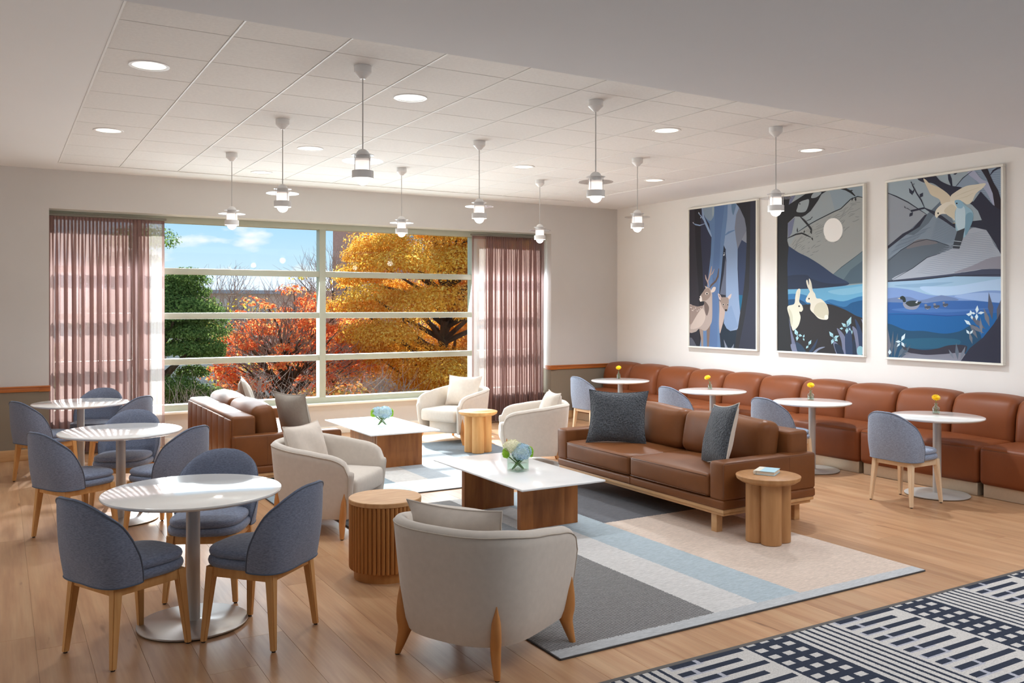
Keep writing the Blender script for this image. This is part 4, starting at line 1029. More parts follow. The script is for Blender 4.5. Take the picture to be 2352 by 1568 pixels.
A1 = [((40, 38, 48), full(C1)),
 ((48, 44, 52), [(40, 100), (100, 100), (115, 500), (140, 900), (150, 1070), (40, 1070)]),
 ((32, 30, 36), [(95, 100), (160, 95), (165, 500), (190, 900), (200, 1480), (150, 1480), (140, 900), (110, 500)]),
 ((44, 46, 68), [(160, 95), (175, 90), (260, 250), (265, 400), (262, 560), (235, 800), (190, 900), (180, 700), (160, 400)]),
 ((94, 122, 160), [(170, 80), (470, 40), (430, 170), (405, 380), (390, 480), (370, 720), (350, 900), (345, 1000), (350, 1300), (365, 1490), (150, 1490), (180, 1300), (205, 1000), (235, 800), (262, 560), (268, 400), (245, 260), (200, 190), (185, 150)]),
 ((84, 110, 150), [(300, 80), (400, 60), (360, 400), (340, 900), (330, 1480), (250, 1480), (270, 900), (300, 400)]),
 ((128, 146, 164), K([(172, 90), (230, 85), (285, 85), (290, 180), (275, 210), (250, 230), (200, 185)])),
 ((150, 164, 172), K([(276, 92), (292, 92), (292, 160), (282, 188), (276, 160)])),
 ((136, 158, 190), stroke([(172, 90), (185, 190), (215, 265), (245, 330), (268, 385)], 20)),
 ((136, 158, 190), stroke([(200, 258), (150, 274), (110, 266), (90, 256)], 12)), ((136, 158, 190), stroke([(190, 225), (165, 185), (135, 152)], 10)),
 ((200, 206, 214), kite(80, 240, 20, 8, 60)), ((200, 206, 214), kite(136, 142, 24, 8, 60)), ((200, 206, 214), kite(155, 205, 18, 7, -60)),
 ((132, 152, 182), [(430, 60), (520, 52), (545, 110), (515, 170), (500, 300), (515, 420), (530, 500), (530, 700), (545, 1000), (558, 1130), (545, 1270), (525, 1300), (460, 1312), (420, 1285), (395, 1240), (400, 1130), (415, 1000), (415, 800), (418, 620), (405, 500), (392, 470), (405, 370), (425, 200)]),
 ((122, 144, 176), [(400, 1130), (470, 1060), (500, 1150), (540, 1270), (460, 1312), (420, 1285), (395, 1240)]),
 ((94, 122, 160), stroke([(404, 372), (440, 345), (500, 322)], 20)),
 ((112, 118, 134), [(545, 100), (600, 210), (618, 320), (618, 450), (570, 420), (530, 510), (515, 420), (500, 300), (515, 170)]),
 ((128, 134, 148), [(618, 325), (618, 452), (570, 415)]),
 ((94, 122, 150), K([(470, 60), (512, 70), (500, 130), (485, 175), (470, 130)])),
 ((46, 58, 88), [(530, 510), (570, 420), (620, 450), (612, 700), (592, 900), (582, 965), (545, 965), (535, 700)]),
 ((20, 92, 124), [(543, 957), (582, 960), (572, 1050), (560, 1120), (550, 1040)]),
 ((36, 36, 42), [(500, 50), (612, 25), (735, 15), (740, 1520), (500, 1500), (535, 1290), (560, 1120), (590, 930), (610, 700), (620, 450), (615, 300), (598, 210), (545, 100)]),
 ((44, 46, 62), [(655, 40), (735, 15), (740, 1520), (540, 1500), (600, 1200), (645, 900), (655, 400)]),
 ((22, 36, 52), [(360, 1300), (395, 1235), (425, 1290), (460, 1312), (525, 1305), (505, 1490), (370, 1490)]),
 ((26, 34, 54), [(392, 478), (412, 510), (408, 590), (385, 720), (350, 960), (350, 900), (370, 720), (385, 560)]),
 ((92, 98, 116), [(408, 590), (418, 650), (413, 960), (355, 950), (390, 760)]),
 ((206, 212, 220), kite(388, 575, 26, 14, -60)), ((206, 212, 220), kite(390, 545, 14, 7, 0)),
 ((120, 126, 142), [(395, 1395), (436, 1480), (408, 1480)]), ((120, 126, 142), [(497, 1438), (492, 1485), (468, 1482)]), ((88, 90, 102), K([(40, 1400), (70, 1380), (110, 1440), (120, 1480), (40, 1480)])),
 ((150, 132, 122), [(145, 1275), (188, 1300), (190, 1490), (172, 1490), (165, 1380)]), ((120, 102, 94), [(222, 1290), (260, 1240), (246, 1490), (228, 1490)]),
 ((172, 156, 148), K([(40, 1068), (90, 1062), (140, 1075), (188, 1060), (203, 1022), (160, 1020), (150, 985), (188, 925), (215, 892), (250, 890), (274, 930), (278, 1000), (278, 1180), (262, 1250), (210, 1312), (150, 1290), (110, 1322), (40, 1310)])),
 ((148, 130, 122), K([(40, 1068), (130, 1072), (185, 1066), (160, 1120), (120, 1190), (40, 1250)])), ((196, 180, 170), K([(110, 1180), (180, 1090), (210, 1180), (160, 1270), (60, 1290)])),
 ((108, 92, 86), K([(200, 1020), (246, 1078), (226, 1162), (203, 1110)])), ((142, 124, 114), K([(170, 960), (215, 896), (250, 900), (262, 960), (220, 1010), (175, 1010)])),
 ((222, 212, 204), K([(150, 980), (166, 966), (176, 1000), (170, 1022), (154, 1018)])), ((40, 36, 36), ell(152, 985, 5, 7)),
 ((214, 200, 190), ell(224, 944, 16, 13)), ((30, 26, 26), ell(225, 945, 9, 9)),
 ((206, 190, 180), K([(264, 922), (286, 882), (313, 884), (302, 922), (276, 934)])), ((180, 164, 152), [(203, 868), (242, 886), (214, 896)]),
 ((170, 146, 136), stroke([(246, 880), (232, 830), (215, 795), (208, 760)], 13)), ((170, 146, 136), stroke([(234, 830), (252, 772), (262, 730), (272, 675)], 14)), ((170, 146, 136), stroke([(254, 770), (280, 745), (298, 702)], 10)),
 ((92, 74, 66), stroke([(252, 892), (270, 860), (310, 826), (334, 778), (343, 698)], 17)), ((92, 74, 66), stroke([(298, 830), (292, 790)], 9)),
 ((178, 158, 148), K([(350, 1012), (366, 1040), (396, 1100), (406, 1125), (395, 1200), (372, 1290), (355, 1335), (347, 1240), (350, 1100)])),
 ((198, 178, 170), K([(335, 945), (360, 960), (374, 1000), (352, 1006)])), ((198, 178, 170), K([(440, 1002), (428, 985), (470, 945), (462, 985)])), ((110, 86, 78), [(340, 955), (356, 965), (362, 995)]),
 ((142, 124, 114), K([(365, 988), (400, 980), (440, 990), (442, 1050), (430, 1110), (412, 1120), (385, 1082), (365, 1040)])),
 ((205, 192, 182), ell(390, 1053, 12, 10)), ((205, 192, 182), ell(434, 1052, 8, 9)), ((28, 24, 24), ell(390, 1053, 8, 8)), ((28, 24, 24), ell(434, 1053, 6, 8)), ((30, 26, 26), ell(417, 1107, 12, 10))]
for i in range(9): A1.append(((226, 214, 206), ell(60+17*i % 110, 1080+(i*29) % 40, 4, 5, 8)))
C2 = [(50, 118), (808, 28), (816, 1518), (52, 1475)]
A2 = [((150, 160, 164), full(C2)), ((140, 156, 166), [(500, 20), (840, 0), (840, 130), (760, 118), (700, 140), (610, 225), (560, 245)]),
 ((154, 158, 156), [(150, 560), (225, 430), (400, 328), (550, 256), (705, 146), (770, 122), (840, 135), (840, 590), (700, 700), (550, 810), (440, 720), (320, 640)])]
q = random.Random(4)
ridge = [(170, 540), (225, 470), (320, 395), (400, 348), (550, 275), (620, 235), (700, 165), (800, 140)]
for k in range(17):
    off = 10+k*13; pts = [(x, y+off+6*math.sin(x*.03+k)+k*2) for x, y in ridge]
    dense = []
    for i in range(len(pts)-1):
        for j in range(8): t_ = j/8; dense.append((pts[i][0]+(pts[i+1][0]-pts[i][0])*t_, pts[i][1]+(pts[i+1][1]-pts[i][1])*t_+4*math.sin((i*8+j)*.8+k)))
    i = q.randint(0, 6)
    while i < len(dense)-4:
        L = q.randint(3, 12 if k < 6 else 6)
        if q.random() < (.9 if k < 7 else .55): A2.append(((118, 124, 124), stroke(dense[i:i+L], 3.4 if k < 7 else 4.5)))
        i += L+q.randint(1, 5)
A2 += [((98, 118, 128), [(540, 805), (620, 740), (700, 680), (840, 570), (840, 880), (680, 890)]), ((78, 98, 112), [(630, 860), (700, 762), (840, 660), (840, 870), (680, 888)]),
 ((30, 44, 58), stroke([(550, 798), (620, 738), (700, 680), (840, 575)], 4)),
 ((42, 58, 90), K([(120, 530), (150, 545), (240, 605), (330, 650), (440, 720), (560, 808), (690, 885), (560, 914), (400, 928), (120, 935)])), ((34, 46, 72), K([(120, 820), (300, 802), (360, 840), (500, 880), (690, 886), (400, 928), (120, 935)])),
 ((104, 168, 204), [(120, 930), (400, 925), (600, 908), (840, 885), (840, 1040), (120, 1040)]), ((128, 184, 212), K([(500, 950), (700, 920), (840, 905), (840, 950), (640, 985)])),
 ((50, 116, 168), K([(120, 985), (230, 970), (320, 990), (420, 1050), (520, 1022), (640, 1040), (840, 1005), (840, 1250), (600, 1130), (300, 1090), (120, 1100)])),
 ((18, 82, 130), K([(480, 1040), (640, 1090), (720, 1050), (840, 1050), (840, 1260), (650, 1130)])), ((20, 70, 110), K([(120, 1030), (240, 1020), (320, 1070), (250, 1090), (120, 1100)])),
 ((40, 36, 38), K([(120, 1100), (270, 1070), (420, 1058), (520, 1065), (640, 1108), (740, 1163), (850, 1240), (860, 1560), (120, 1540), (130, 1250)])),
 ((34, 34, 37), [(30, 110), (165, 95), (150, 180), (175, 200), (142, 340), (138, 500), (150, 545), (138, 700), (143, 900), (148, 1100), (165, 1250), (195, 1500), (30, 1500)]),
 ((112, 118, 144), [(142, 345), (205, 295), (178, 430), (145, 480)]), ((112, 118, 144), [(215, 90), (165, 180), (150, 182), (165, 110)]),
 ((34, 34, 37), [(150, 180), (330, 70), (515, 50), (440, 95), (410, 150), (345, 240), (300, 275), (270, 290), (205, 285), (140, 345), (140, 250)]),
 ((150, 160, 164), K([(246, 162), (300, 140), (330, 140), (322, 200), (292, 246), (222, 245), (228, 205)])), ((150, 160, 164), K([(372, 82), (440, 78), (400, 118), (350, 124)])),
 ((34, 34, 37), kite(240, 172, 18, 12, 20)), ((34, 34, 37), stroke([(250, 285), (290, 325), (325, 365), (350, 400), (354, 430)], 17)), ((34, 34, 37), stroke([(300, 330), (345, 312), (358, 292)], 7)), ((34, 34, 37), kite(345, 408, 38, 18, 75)), ((34, 34, 37), kite(352, 300, 16, 8, -40)),
 ((34, 34, 37), stroke([(600, 46), (655, 55), (700, 80), (738, 116)], 20)), ((34, 34, 37), stroke([(140, 476), (215, 443), (268, 434), (300, 448), (350, 472)], 14)), ((34, 34, 37), kite(355, 470, 34, 14, 70)), ((34, 34, 37), kite(226, 430, 50, 11, -88)), ((34, 34, 37), kite(285, 435, 30, 12, -75)),
 ((30, 36, 42), stroke([(225, 426), (320, 365), (400, 322), (550, 250), (612, 225), (700, 142), (760, 120), (840, 138)], 8)), ((34, 34, 37), kite(715, 125, 38, 12, 100)), ((34, 34, 37), kite(740, 125, 40, 16, 85)), ((34, 34, 37), kite(695, 66, 26, 10, 5)),
 ((240, 239, 235), ell(545, 410, 85, 105, 36)), ((228, 227, 222), K([(470, 470), (520, 508), (580, 505), (545, 516), (500, 505)])),
 ((226, 221, 202), K([(140, 1085), (200, 1060), (210, 1000), (220, 950), (238, 926), (256, 932), (252, 985), (246, 1040), (270, 1072), (280, 1108), (264, 1130), (246, 1130), (258, 1180), (240, 1250), (205, 1290), (185, 1288), (160, 1180)])),
 ((204, 202, 180), K([(150, 1100), (180, 1140), (190, 1210), (175, 1260), (160, 1180)])), ((228, 223, 206), K([(308, 862), (318, 848), (332, 895), (333, 836), (352, 868), (366, 940), (386, 970), (400, 1010), (440, 1018), (490, 1068), (508, 1130), (500, 1192), (470, 1202), (420, 1190), (380, 1150), (345, 1110), (346, 1055), (315, 1046), (304, 1020), (330, 970), (340, 950), (320, 910)])),
 ((206, 201, 178), K([(400, 1062), (470, 1050), (502, 1110), (500, 1186), (430, 1182), (376, 1136)])), ((200, 194, 170), stroke([(345, 860), (356, 945)], 7)), ((200, 194, 170), stroke([(240, 950), (236, 1035)], 6)),
 ((40, 34, 30), ell(333, 1014, 7, 8)), ((40, 34, 30), ell(245, 1080, 7, 8)), ((240, 236, 220), ell(488, 1180, 18, 22)),
 ((104, 110, 136), [(152, 1180), (175, 1290), (215, 1420), (275, 1510), (190, 1510), (172, 1350)]),
 ((118, 124, 148), K([(170, 1420), (230, 1430), (295, 1500), (200, 1500)])), ((128, 136, 158), K([(355, 1505), (420, 1452), (478, 1444), (420, 1472), (385, 1505)])), ((44, 60, 86), K([(325, 1500), (380, 1420), (412, 1372), (392, 1440), (352, 1500)])), ((40, 60, 84), K([(215, 1400), (270, 1430), (310, 1500), (240, 1500)])),
 ((112, 118, 144), K([(582, 1278), (640, 1330), (666, 1400), (664, 1530), (640, 1530), (622, 1390)])), ((112, 118, 144), K([(718, 1263), (768, 1320), (782, 1530), (752, 1530), (744, 1380)])), ((112, 118, 144), K([(548, 1398), (600, 1430), (622, 1530), (588, 1530)])), ((112, 118, 144), [(795, 1195), (830, 1220), (830, 1300)]),
 ((42, 60, 92), K([(656, 1340), (702, 1255), (722, 1530), (668, 1530)])), ((42, 60, 92), K([(742, 1195), (800, 1300), (830, 1450), (790, 1480), (766, 1330)])), ((30, 44, 66), K([(560, 1420), (620, 1440), (650, 1530), (600, 1530)])), ((30, 44, 66), K([(722, 1400), (745, 1390), (760, 1530), (728, 1530)]))]
for (x, y, L, w, a) in [(232, 1345, 70, 34, -112), (232, 1340, 50, 26, 98), (236, 1335, 40, 24, 15), (282, 1362, 32, 16, -70), (282, 1362, 30, 14, 70), (330, 1430, 36, 20, 130), (330, 1428, 54, 26, -62),
                        (552, 1360, 66, 32, -125), (552, 1365, 56, 26, -22), (552, 1368, 54, 28, 108), (560, 1368, 40, 30, 40), (672, 1268, 100, 44, -68), (668, 1268, 58, 30, -140), (672, 1272, 56, 30, 92), (688, 1272, 36, 16, 60), (640, 1280, 34, 20, 180), (715, 1290, 44, 14, 88)]:
    A2.append(((164, 206, 216), kite(x, y, L, w, a))); A2.append(((110, 150, 164), kite(x, y, L*.5, w*.3, a)))
A2.append(((130, 176, 190), ell(790, 1478, 30, 42, 18)))
C3 = [(45, 155), (912, 40), (922, 1515), (55, 1468)]
DK = (44, 46, 64)
A3 = [((158, 174, 184), full(C3)), ((150, 158, 168), [(20, 225), (110, 258), (200, 302), (345, 396), (250, 490), (20, 660)]),
 ((44, 50, 62), stroke([(20, 222), (110, 258), (200, 302), (345, 396)], 9)),
 ((142, 160, 180), [(555, 190), (640, 105), (690, 55), (960, 10), (960, 380), (860, 345), (750, 235)]),
 ((112, 124, 138), [(20, 660), (180, 545), (260, 470), (350, 390), (455, 290), (560, 470), (700, 490), (800, 520), (880, 640), (960, 740), (960, 880), (20, 905)]),
 ((130, 146, 162), [(20, 680), (190, 545), (300, 480), (420, 395), (480, 420), (620, 560), (520, 640), (380, 590), (265, 590), (150, 660), (20, 770)]),
 (DK, [(20, 655), (160, 540), (240, 500), (330, 398), (348, 396), (290, 488), (190, 547), (20, 675)]), ((98, 112, 126), [(190, 547), (290, 488), (350, 395), (455, 290), (430, 350), (360, 460), (250, 550)])]
def wav(x0, x1, y0, dy, k, col, w, amp=5, fr=.035):
    A3.append((col, stroke([(x0+(x1-x0)*i/14, y0+dy*i/14+amp*math.sin((x0+(x1-x0)*i/14)*fr+k)) for i in range(15)], w)))
for k in range(14): wav(60+k*6, 250+k*10, 700-k*8, -110, k, (108, 122, 138), 3)
for k in range(16): wav(420-k*3, 600+k*2, 420+k*11, 40, k*.3, (104, 120, 138), 3)
for k in range(18): wav(690+k*4, 915, 90+k*13, -50+k*3, k*.5, (116, 134, 156), 3)
A3 += [((94, 106, 118), K([(20, 770), (150, 665), (250, 608), (345, 585), (420, 600), (520, 635), (440, 692), (350, 722), (230, 802), (100, 884), (20, 905)])), ((118, 116, 122), K([(190, 652), (265, 590), (345, 583), (430, 612), (300, 632)])),
 ((46, 52, 66), stroke([(55, 745), (150, 663), (250, 606), (345, 583), (420, 598), (525, 636)], 5)),
 ((168, 177, 190), K([(90, 890), (240, 800), (350, 720), (450, 690), (560, 640), (640, 545), (700, 498), (800, 518), (870, 640), (960, 740), (960, 850), (560, 858)]))]
for k in range(22): wav(600-k*16, 830+k*4 if k < 16 else 900, 545+k*14, -20+k*1.2, k*.4, (142, 152, 168), 3, 6, .03)
A3 += [((40, 46, 60), stroke([(85, 888), (240, 800), (350, 720), (450, 690)], 5)), ((142, 142, 154), K([(555, 835), (700, 780), (830, 725), (960, 718), (960, 815), (800, 806), (650, 826)])),
 ((64, 70, 92), K([(85, 890), (500, 848), (700, 822), (800, 808), (960, 815), (960, 866), (560, 864), (300, 892), (20, 905)])), ((36, 42, 58), stroke([(20, 898), (300, 886), (560, 858), (960, 850)], 8)),
 ((154, 188, 216), [(20, 905), (300, 890), (560, 862), (960, 866), (960, 1080), (20, 1080)]), ((136, 172, 204), K([(100, 930), (300, 915), (560, 905), (300, 945)])), ((172, 200, 230), K([(300, 940), (560, 935), (960, 880), (960, 975), (560, 1002), (400, 1000)])),
 ((124, 154, 206), K([(20, 955), (200, 958), (380, 1002), (560, 1004), (800, 970), (960, 985), (960, 1080), (20, 1075)])), ((150, 178, 222), K([(560, 1010), (760, 985), (960, 1000), (960, 1060), (700, 1040)])),
 ((108, 130, 172), K([(20, 1035), (200, 1014), (300, 1040), (430, 1010), (480, 1006), (590, 1042), (300, 1062), (20, 1070)])),
 ((52, 98, 164), [(20, 1055), (350, 1062), (480, 1045), (720, 1045), (960, 1068), (960, 1200), (20, 1200)]), ((70, 114, 178), K([(80, 1110), (300, 1095), (560, 1110), (860, 1100), (560, 1130), (250, 1130)])),
 ((22, 94, 156), K([(20, 1150), (300, 1146), (500, 1160), (760, 1146), (960, 1150), (960, 1320), (20, 1320)])), ((30, 62, 130), stroke([(60, 1150), (300, 1145), (500, 1160), (700, 1150)], 5)),
 ((28, 74, 106), K([(20, 1225), (200, 1268), (330, 1272), (480, 1292), (600, 1275), (720, 1230), (720, 1440), (20, 1490)])), ((34, 90, 120), K([(120, 1340), (400, 1325), (600, 1340), (560, 1392), (300, 1405), (200, 1390)])),
 ((50, 48, 62), K([(185, 1398), (320, 1415), (430, 1405), (520, 1380), (630, 1378), (660, 1400), (600, 1462), (350, 1460), (220, 1450)])), ((130, 132, 146), K([(130, 1500), (190, 1440), (350, 1452), (480, 1446), (640, 1440), (610, 1530), (130, 1510)])),
 ((168, 174, 198), K([(655, 88), (700, 66), (760, 130), (832, 180), (862, 340), (800, 232), (742, 162)])),
 (DK, K([(275, 122), (390, 95), (450, 145), (530, 180), (612, 195), (640, 232), (560, 248), (520, 266), (450, 200), (385, 160), (320, 155)])), (DK, stroke([(508, 80), (520, 130), (535, 185)], 26)), (DK, kite(545, 95, 34, 14, -15)),
 (DK, [(640, 300), (700, 300), (755, 225), (845, 325), (960, 385), (960, 790), (870, 620), (800, 515), (700, 492), (560, 500), (470, 440), (400, 400), (330, 353), (225, 377), (222, 362), (320, 341), (400, 371), (460, 405), (540, 465), (690, 448), (765, 440), (735, 370), (690, 325)]),
 ((44, 38, 48), [(750, 50), (800, 40), (822, 95), (852, 160), (888, 220), (940, 385), (862, 338), (846, 240), (800, 130)]), (DK, stroke([(826, 102), (850, 70), (880, 52), (930, 40)], 13)),
 (DK, stroke([(328, 346), (302, 288), (268, 238), (238, 182), (224, 148)], 9)), (DK, stroke([(560, 192), (620, 122), (695, 66)], 6)), (DK, stroke([(225, 368), (200, 350), (185, 346)], 5)),
 (DK, kite(236, 250, 62, 24, -118)), (DK, kite(238, 240, 36, 12, -80)), (DK, kite(292, 268, 44, 30, -58)), (DK, kite(212, 412, 46, 26, -52)), (DK, kite(220, 145, 24, 8, 60)), (DK, kite(240, 175, 20, 6, -60)), (DK, kite(182, 350, 22, 8, -110)),
 ((214, 202, 178), K([(318, 130), (336, 134), (370, 165), (450, 200), (525, 262), (532, 325), (460, 322), (440, 282), (380, 250), (355, 210)])),
 ((222, 216, 198), K([(525, 266), (560, 230), (640, 185), (720, 172), (792, 164), (770, 200), (720, 240), (690, 300), (655, 322), (620, 302), (590, 292), (565, 302), (530, 345)])), ((206, 198, 174), stroke([(560, 262), (640, 230), (740, 195)], 5)), ((206, 198, 174), stroke([(585, 280), (650, 262), (700, 235)], 5)),
 ((230, 224, 208), K([(528, 300), (480, 310), (430, 345), (408, 385), (418, 424), (440, 402), (470, 392), (520, 402), (560, 440), (578, 380), (570, 300)])), ((214, 206, 184), K([(540, 320), (500, 340), (480, 380), (560, 430), (575, 360)])), ((34, 30, 30), ell(432, 387, 6, 7)), ((140, 160, 176), kite(412, 412, 18, 9, 70)),
 ((150, 188, 206), K([(560, 297), (600, 290), (628, 320), (690, 370), (697, 430), (642, 560), (622, 562), (635, 500), (575, 522), (562, 460), (560, 380), (575, 340)])), ((192, 216, 228), K([(575, 345), (630, 340), (640, 420), (632, 498), (590, 522), (564, 440)])), ((142, 184, 208), K([(557, 297), (590, 287), (622, 310), (616, 348), (580, 346)])), ((26, 26, 30), ell(574, 314, 6, 6)), ((120, 160, 182), K([(645, 400), (690, 385), (694, 450), (644, 556), (640, 480)])),
 ((58, 64, 74), [(578, 522), (635, 500), (622, 580), (596, 655), (545, 652), (555, 600)]), ((200, 216, 226), stroke([(556, 596), (612, 602)], 10)), ((200, 216, 226), stroke([(549, 630), (604, 634)], 9)), ((220, 206, 150), stroke([(545, 462), (568, 462)], 8)),
 (DK, [(590, 1530), (680, 1402), (780, 1322), (860, 1222), (960, 1060), (960, 1560)])]
for (x, y, L, w, a, c) in [(850, 1190, 210, 42, -98, (84, 88, 104)), (885, 1190, 170, 36, -78, (84, 88, 104)), (830, 1240, 150, 34, -108, (110, 114, 126)), (800, 1260, 170, 36, -140, (92, 96, 112)), (790, 1290, 150, 30, -150, (110, 114, 126)), (740, 1330, 120, 26, -120, (100, 106, 118)), (770, 1300, 130, 24, -95, (118, 122, 132)), (700, 1370, 100, 24, -105, (110, 116, 126)), (590, 1490, 130, 28, -96, (92, 104, 120)), (610, 1490, 110, 26, -70, (116, 124, 138)), (560, 1480, 80, 20, -120, (116, 124, 138)),
                           (62, 1480, 230, 40, -92, (112, 118, 132)), (82, 1470, 200, 24, -86, (84, 96, 112)), (105, 1475, 190, 30, -82, (84, 100, 116)), (130, 1480, 140, 30, -60, (88, 104, 120)), (150, 1480, 130, 34, -52, (76, 92, 108)), (205, 1420, 60, 22, -140, (60, 62, 72)), (180, 1440, 60, 18, 0, (120, 124, 134))]:
    A3.append((c, kite(x, y, L, w, a)))
for (x, y, L, w, a) in [(690, 1152, 40, 24, -170), (690, 1152, 36, 22, -100), (692, 1154, 34, 20, 80), (732, 1140, 60, 26, -86), (732, 1142, 52, 26, 92), (740, 1140, 52, 22, -8), (722, 1142, 34, 18, 190), (688, 1228, 64, 26, -142), (676, 1296, 40, 20, -125), (680, 1296, 40, 18, -50), (158, 1348, 66, 26, -62), (156, 1352, 42, 20, 180), (160, 1354, 46, 22, 60), (150, 1362, 40, 16, 130), (70, 1450, 40, 26, -90)]:
    A3.append(((206, 226, 234), kite(x, y, L, w, a)))
A3 += [((140, 146, 164), K([(172, 1062), (185, 1098), (230, 1112), (275, 1104), (296, 1070), (240, 1080)])), ((46, 56, 58), K([(188, 1062), (215, 1046), (260, 1044), (282, 1052), (310, 1052), (285, 1078), (225, 1088)])), ((36, 46, 46), K([(146, 1018), (166, 1008), (186, 1022), (190, 1052), (174, 1060), (164, 1038), (148, 1032)])), ((196, 190, 168), [(126, 1026), (148, 1022), (146, 1033)]), ((226, 230, 234), stroke([(171, 1058), (192, 1058)], 6)), ((200, 204, 212), [(262, 1060), (285, 1038), (278, 1064)])]
for (x, y, s_) in ((357, 1094, 1), (425, 1088, 1), (492, 1076, .85)):
    A3 += [((70, 78, 94), K([(x-22*s_, y-4), (x-5*s_, y-9), (x+24*s_, y-8), (x+18*s_, y+10), (x-8*s_, y+15), (x-20*s_, y+8)])), ((120, 126, 140), ell(x-14*s_, y-16, 11*s_, 9*s_, 12)), ((150, 156, 170), K([(x-18*s_, y+4), (x, y+12), (x+18*s_, y+5), (x, y+17)]))]
picture('framed picture of a stag and a fawn among blue trees', 9.465, 8.145, 1.14, 3.12, C1, A1)
picture('framed picture of two rabbits under a full moon by a lake', 7.835, 6.52, 1.14, 3.115, C2, A2)
picture('framed picture of two birds on a branch above a duck lake', 6.25, 4.93, 1.135, 3.11, C3, A3)

# ------------------------------------------------------------------ outdoors
GZ = -4.6
gr = MB().box(-60, 120, 11.9, 180, GZ-.2, GZ).build('ground', 'ground'); gr['kind'] = 'structure'
def leaf_mesh(name, mat, pts, nrm, size, rng, parent, aspect=.55, droop=0.):
    n = len(pts)
    d = nrm+rng.normal(0, .38, (n, 3)); d /= np.linalg.norm(d, axis=1)[:, None]
    a = np.cross(d, rng.normal(0, 1, (n, 3))); a[:, 2] -= droop; a /= np.linalg.norm(a, axis=1)[:, None]+1e-9
    b = np.cross(d, a); s_ = size*rng.uniform(.65, 1.35, n)[:, None]
    v = np.empty((n, 4, 3)); v[:, 0] = pts-a*s_*.5; v[:, 1] = pts+b*s_*aspect*.5+d*s_*.06; v[:, 2] = pts+a*s_*.5; v[:, 3] = pts-b*s_*aspect*.5+d*s_*.06
    me = bpy.data.meshes.new(name); me.vertices.add(4*n); me.vertices.foreach_set('co', v.ravel())
    me.loops.add(4*n); me.loops.foreach_set('vertex_index', np.arange(4*n, dtype=np.int32)); me.polygons.add(n)
    me.polygons.foreach_set('loop_start', np.arange(0, 4*n, 4, dtype=np.int32)); me.polygons.foreach_set('loop_total', np.full(n, 4, dtype=np.int32))
    me.update(); me.validate(); me.materials.append(M[mat]); o = link(name, me, parent); o['kind'] = 'stuff'; return o
def sphere_pts(rng, n, hemi=-.5):
    d = rng.normal(0, 1, (n*3+40, 3)); d /= np.linalg.norm(d, axis=1)[:, None]; d = d[d[:, 2] > hemi][:n]; return d
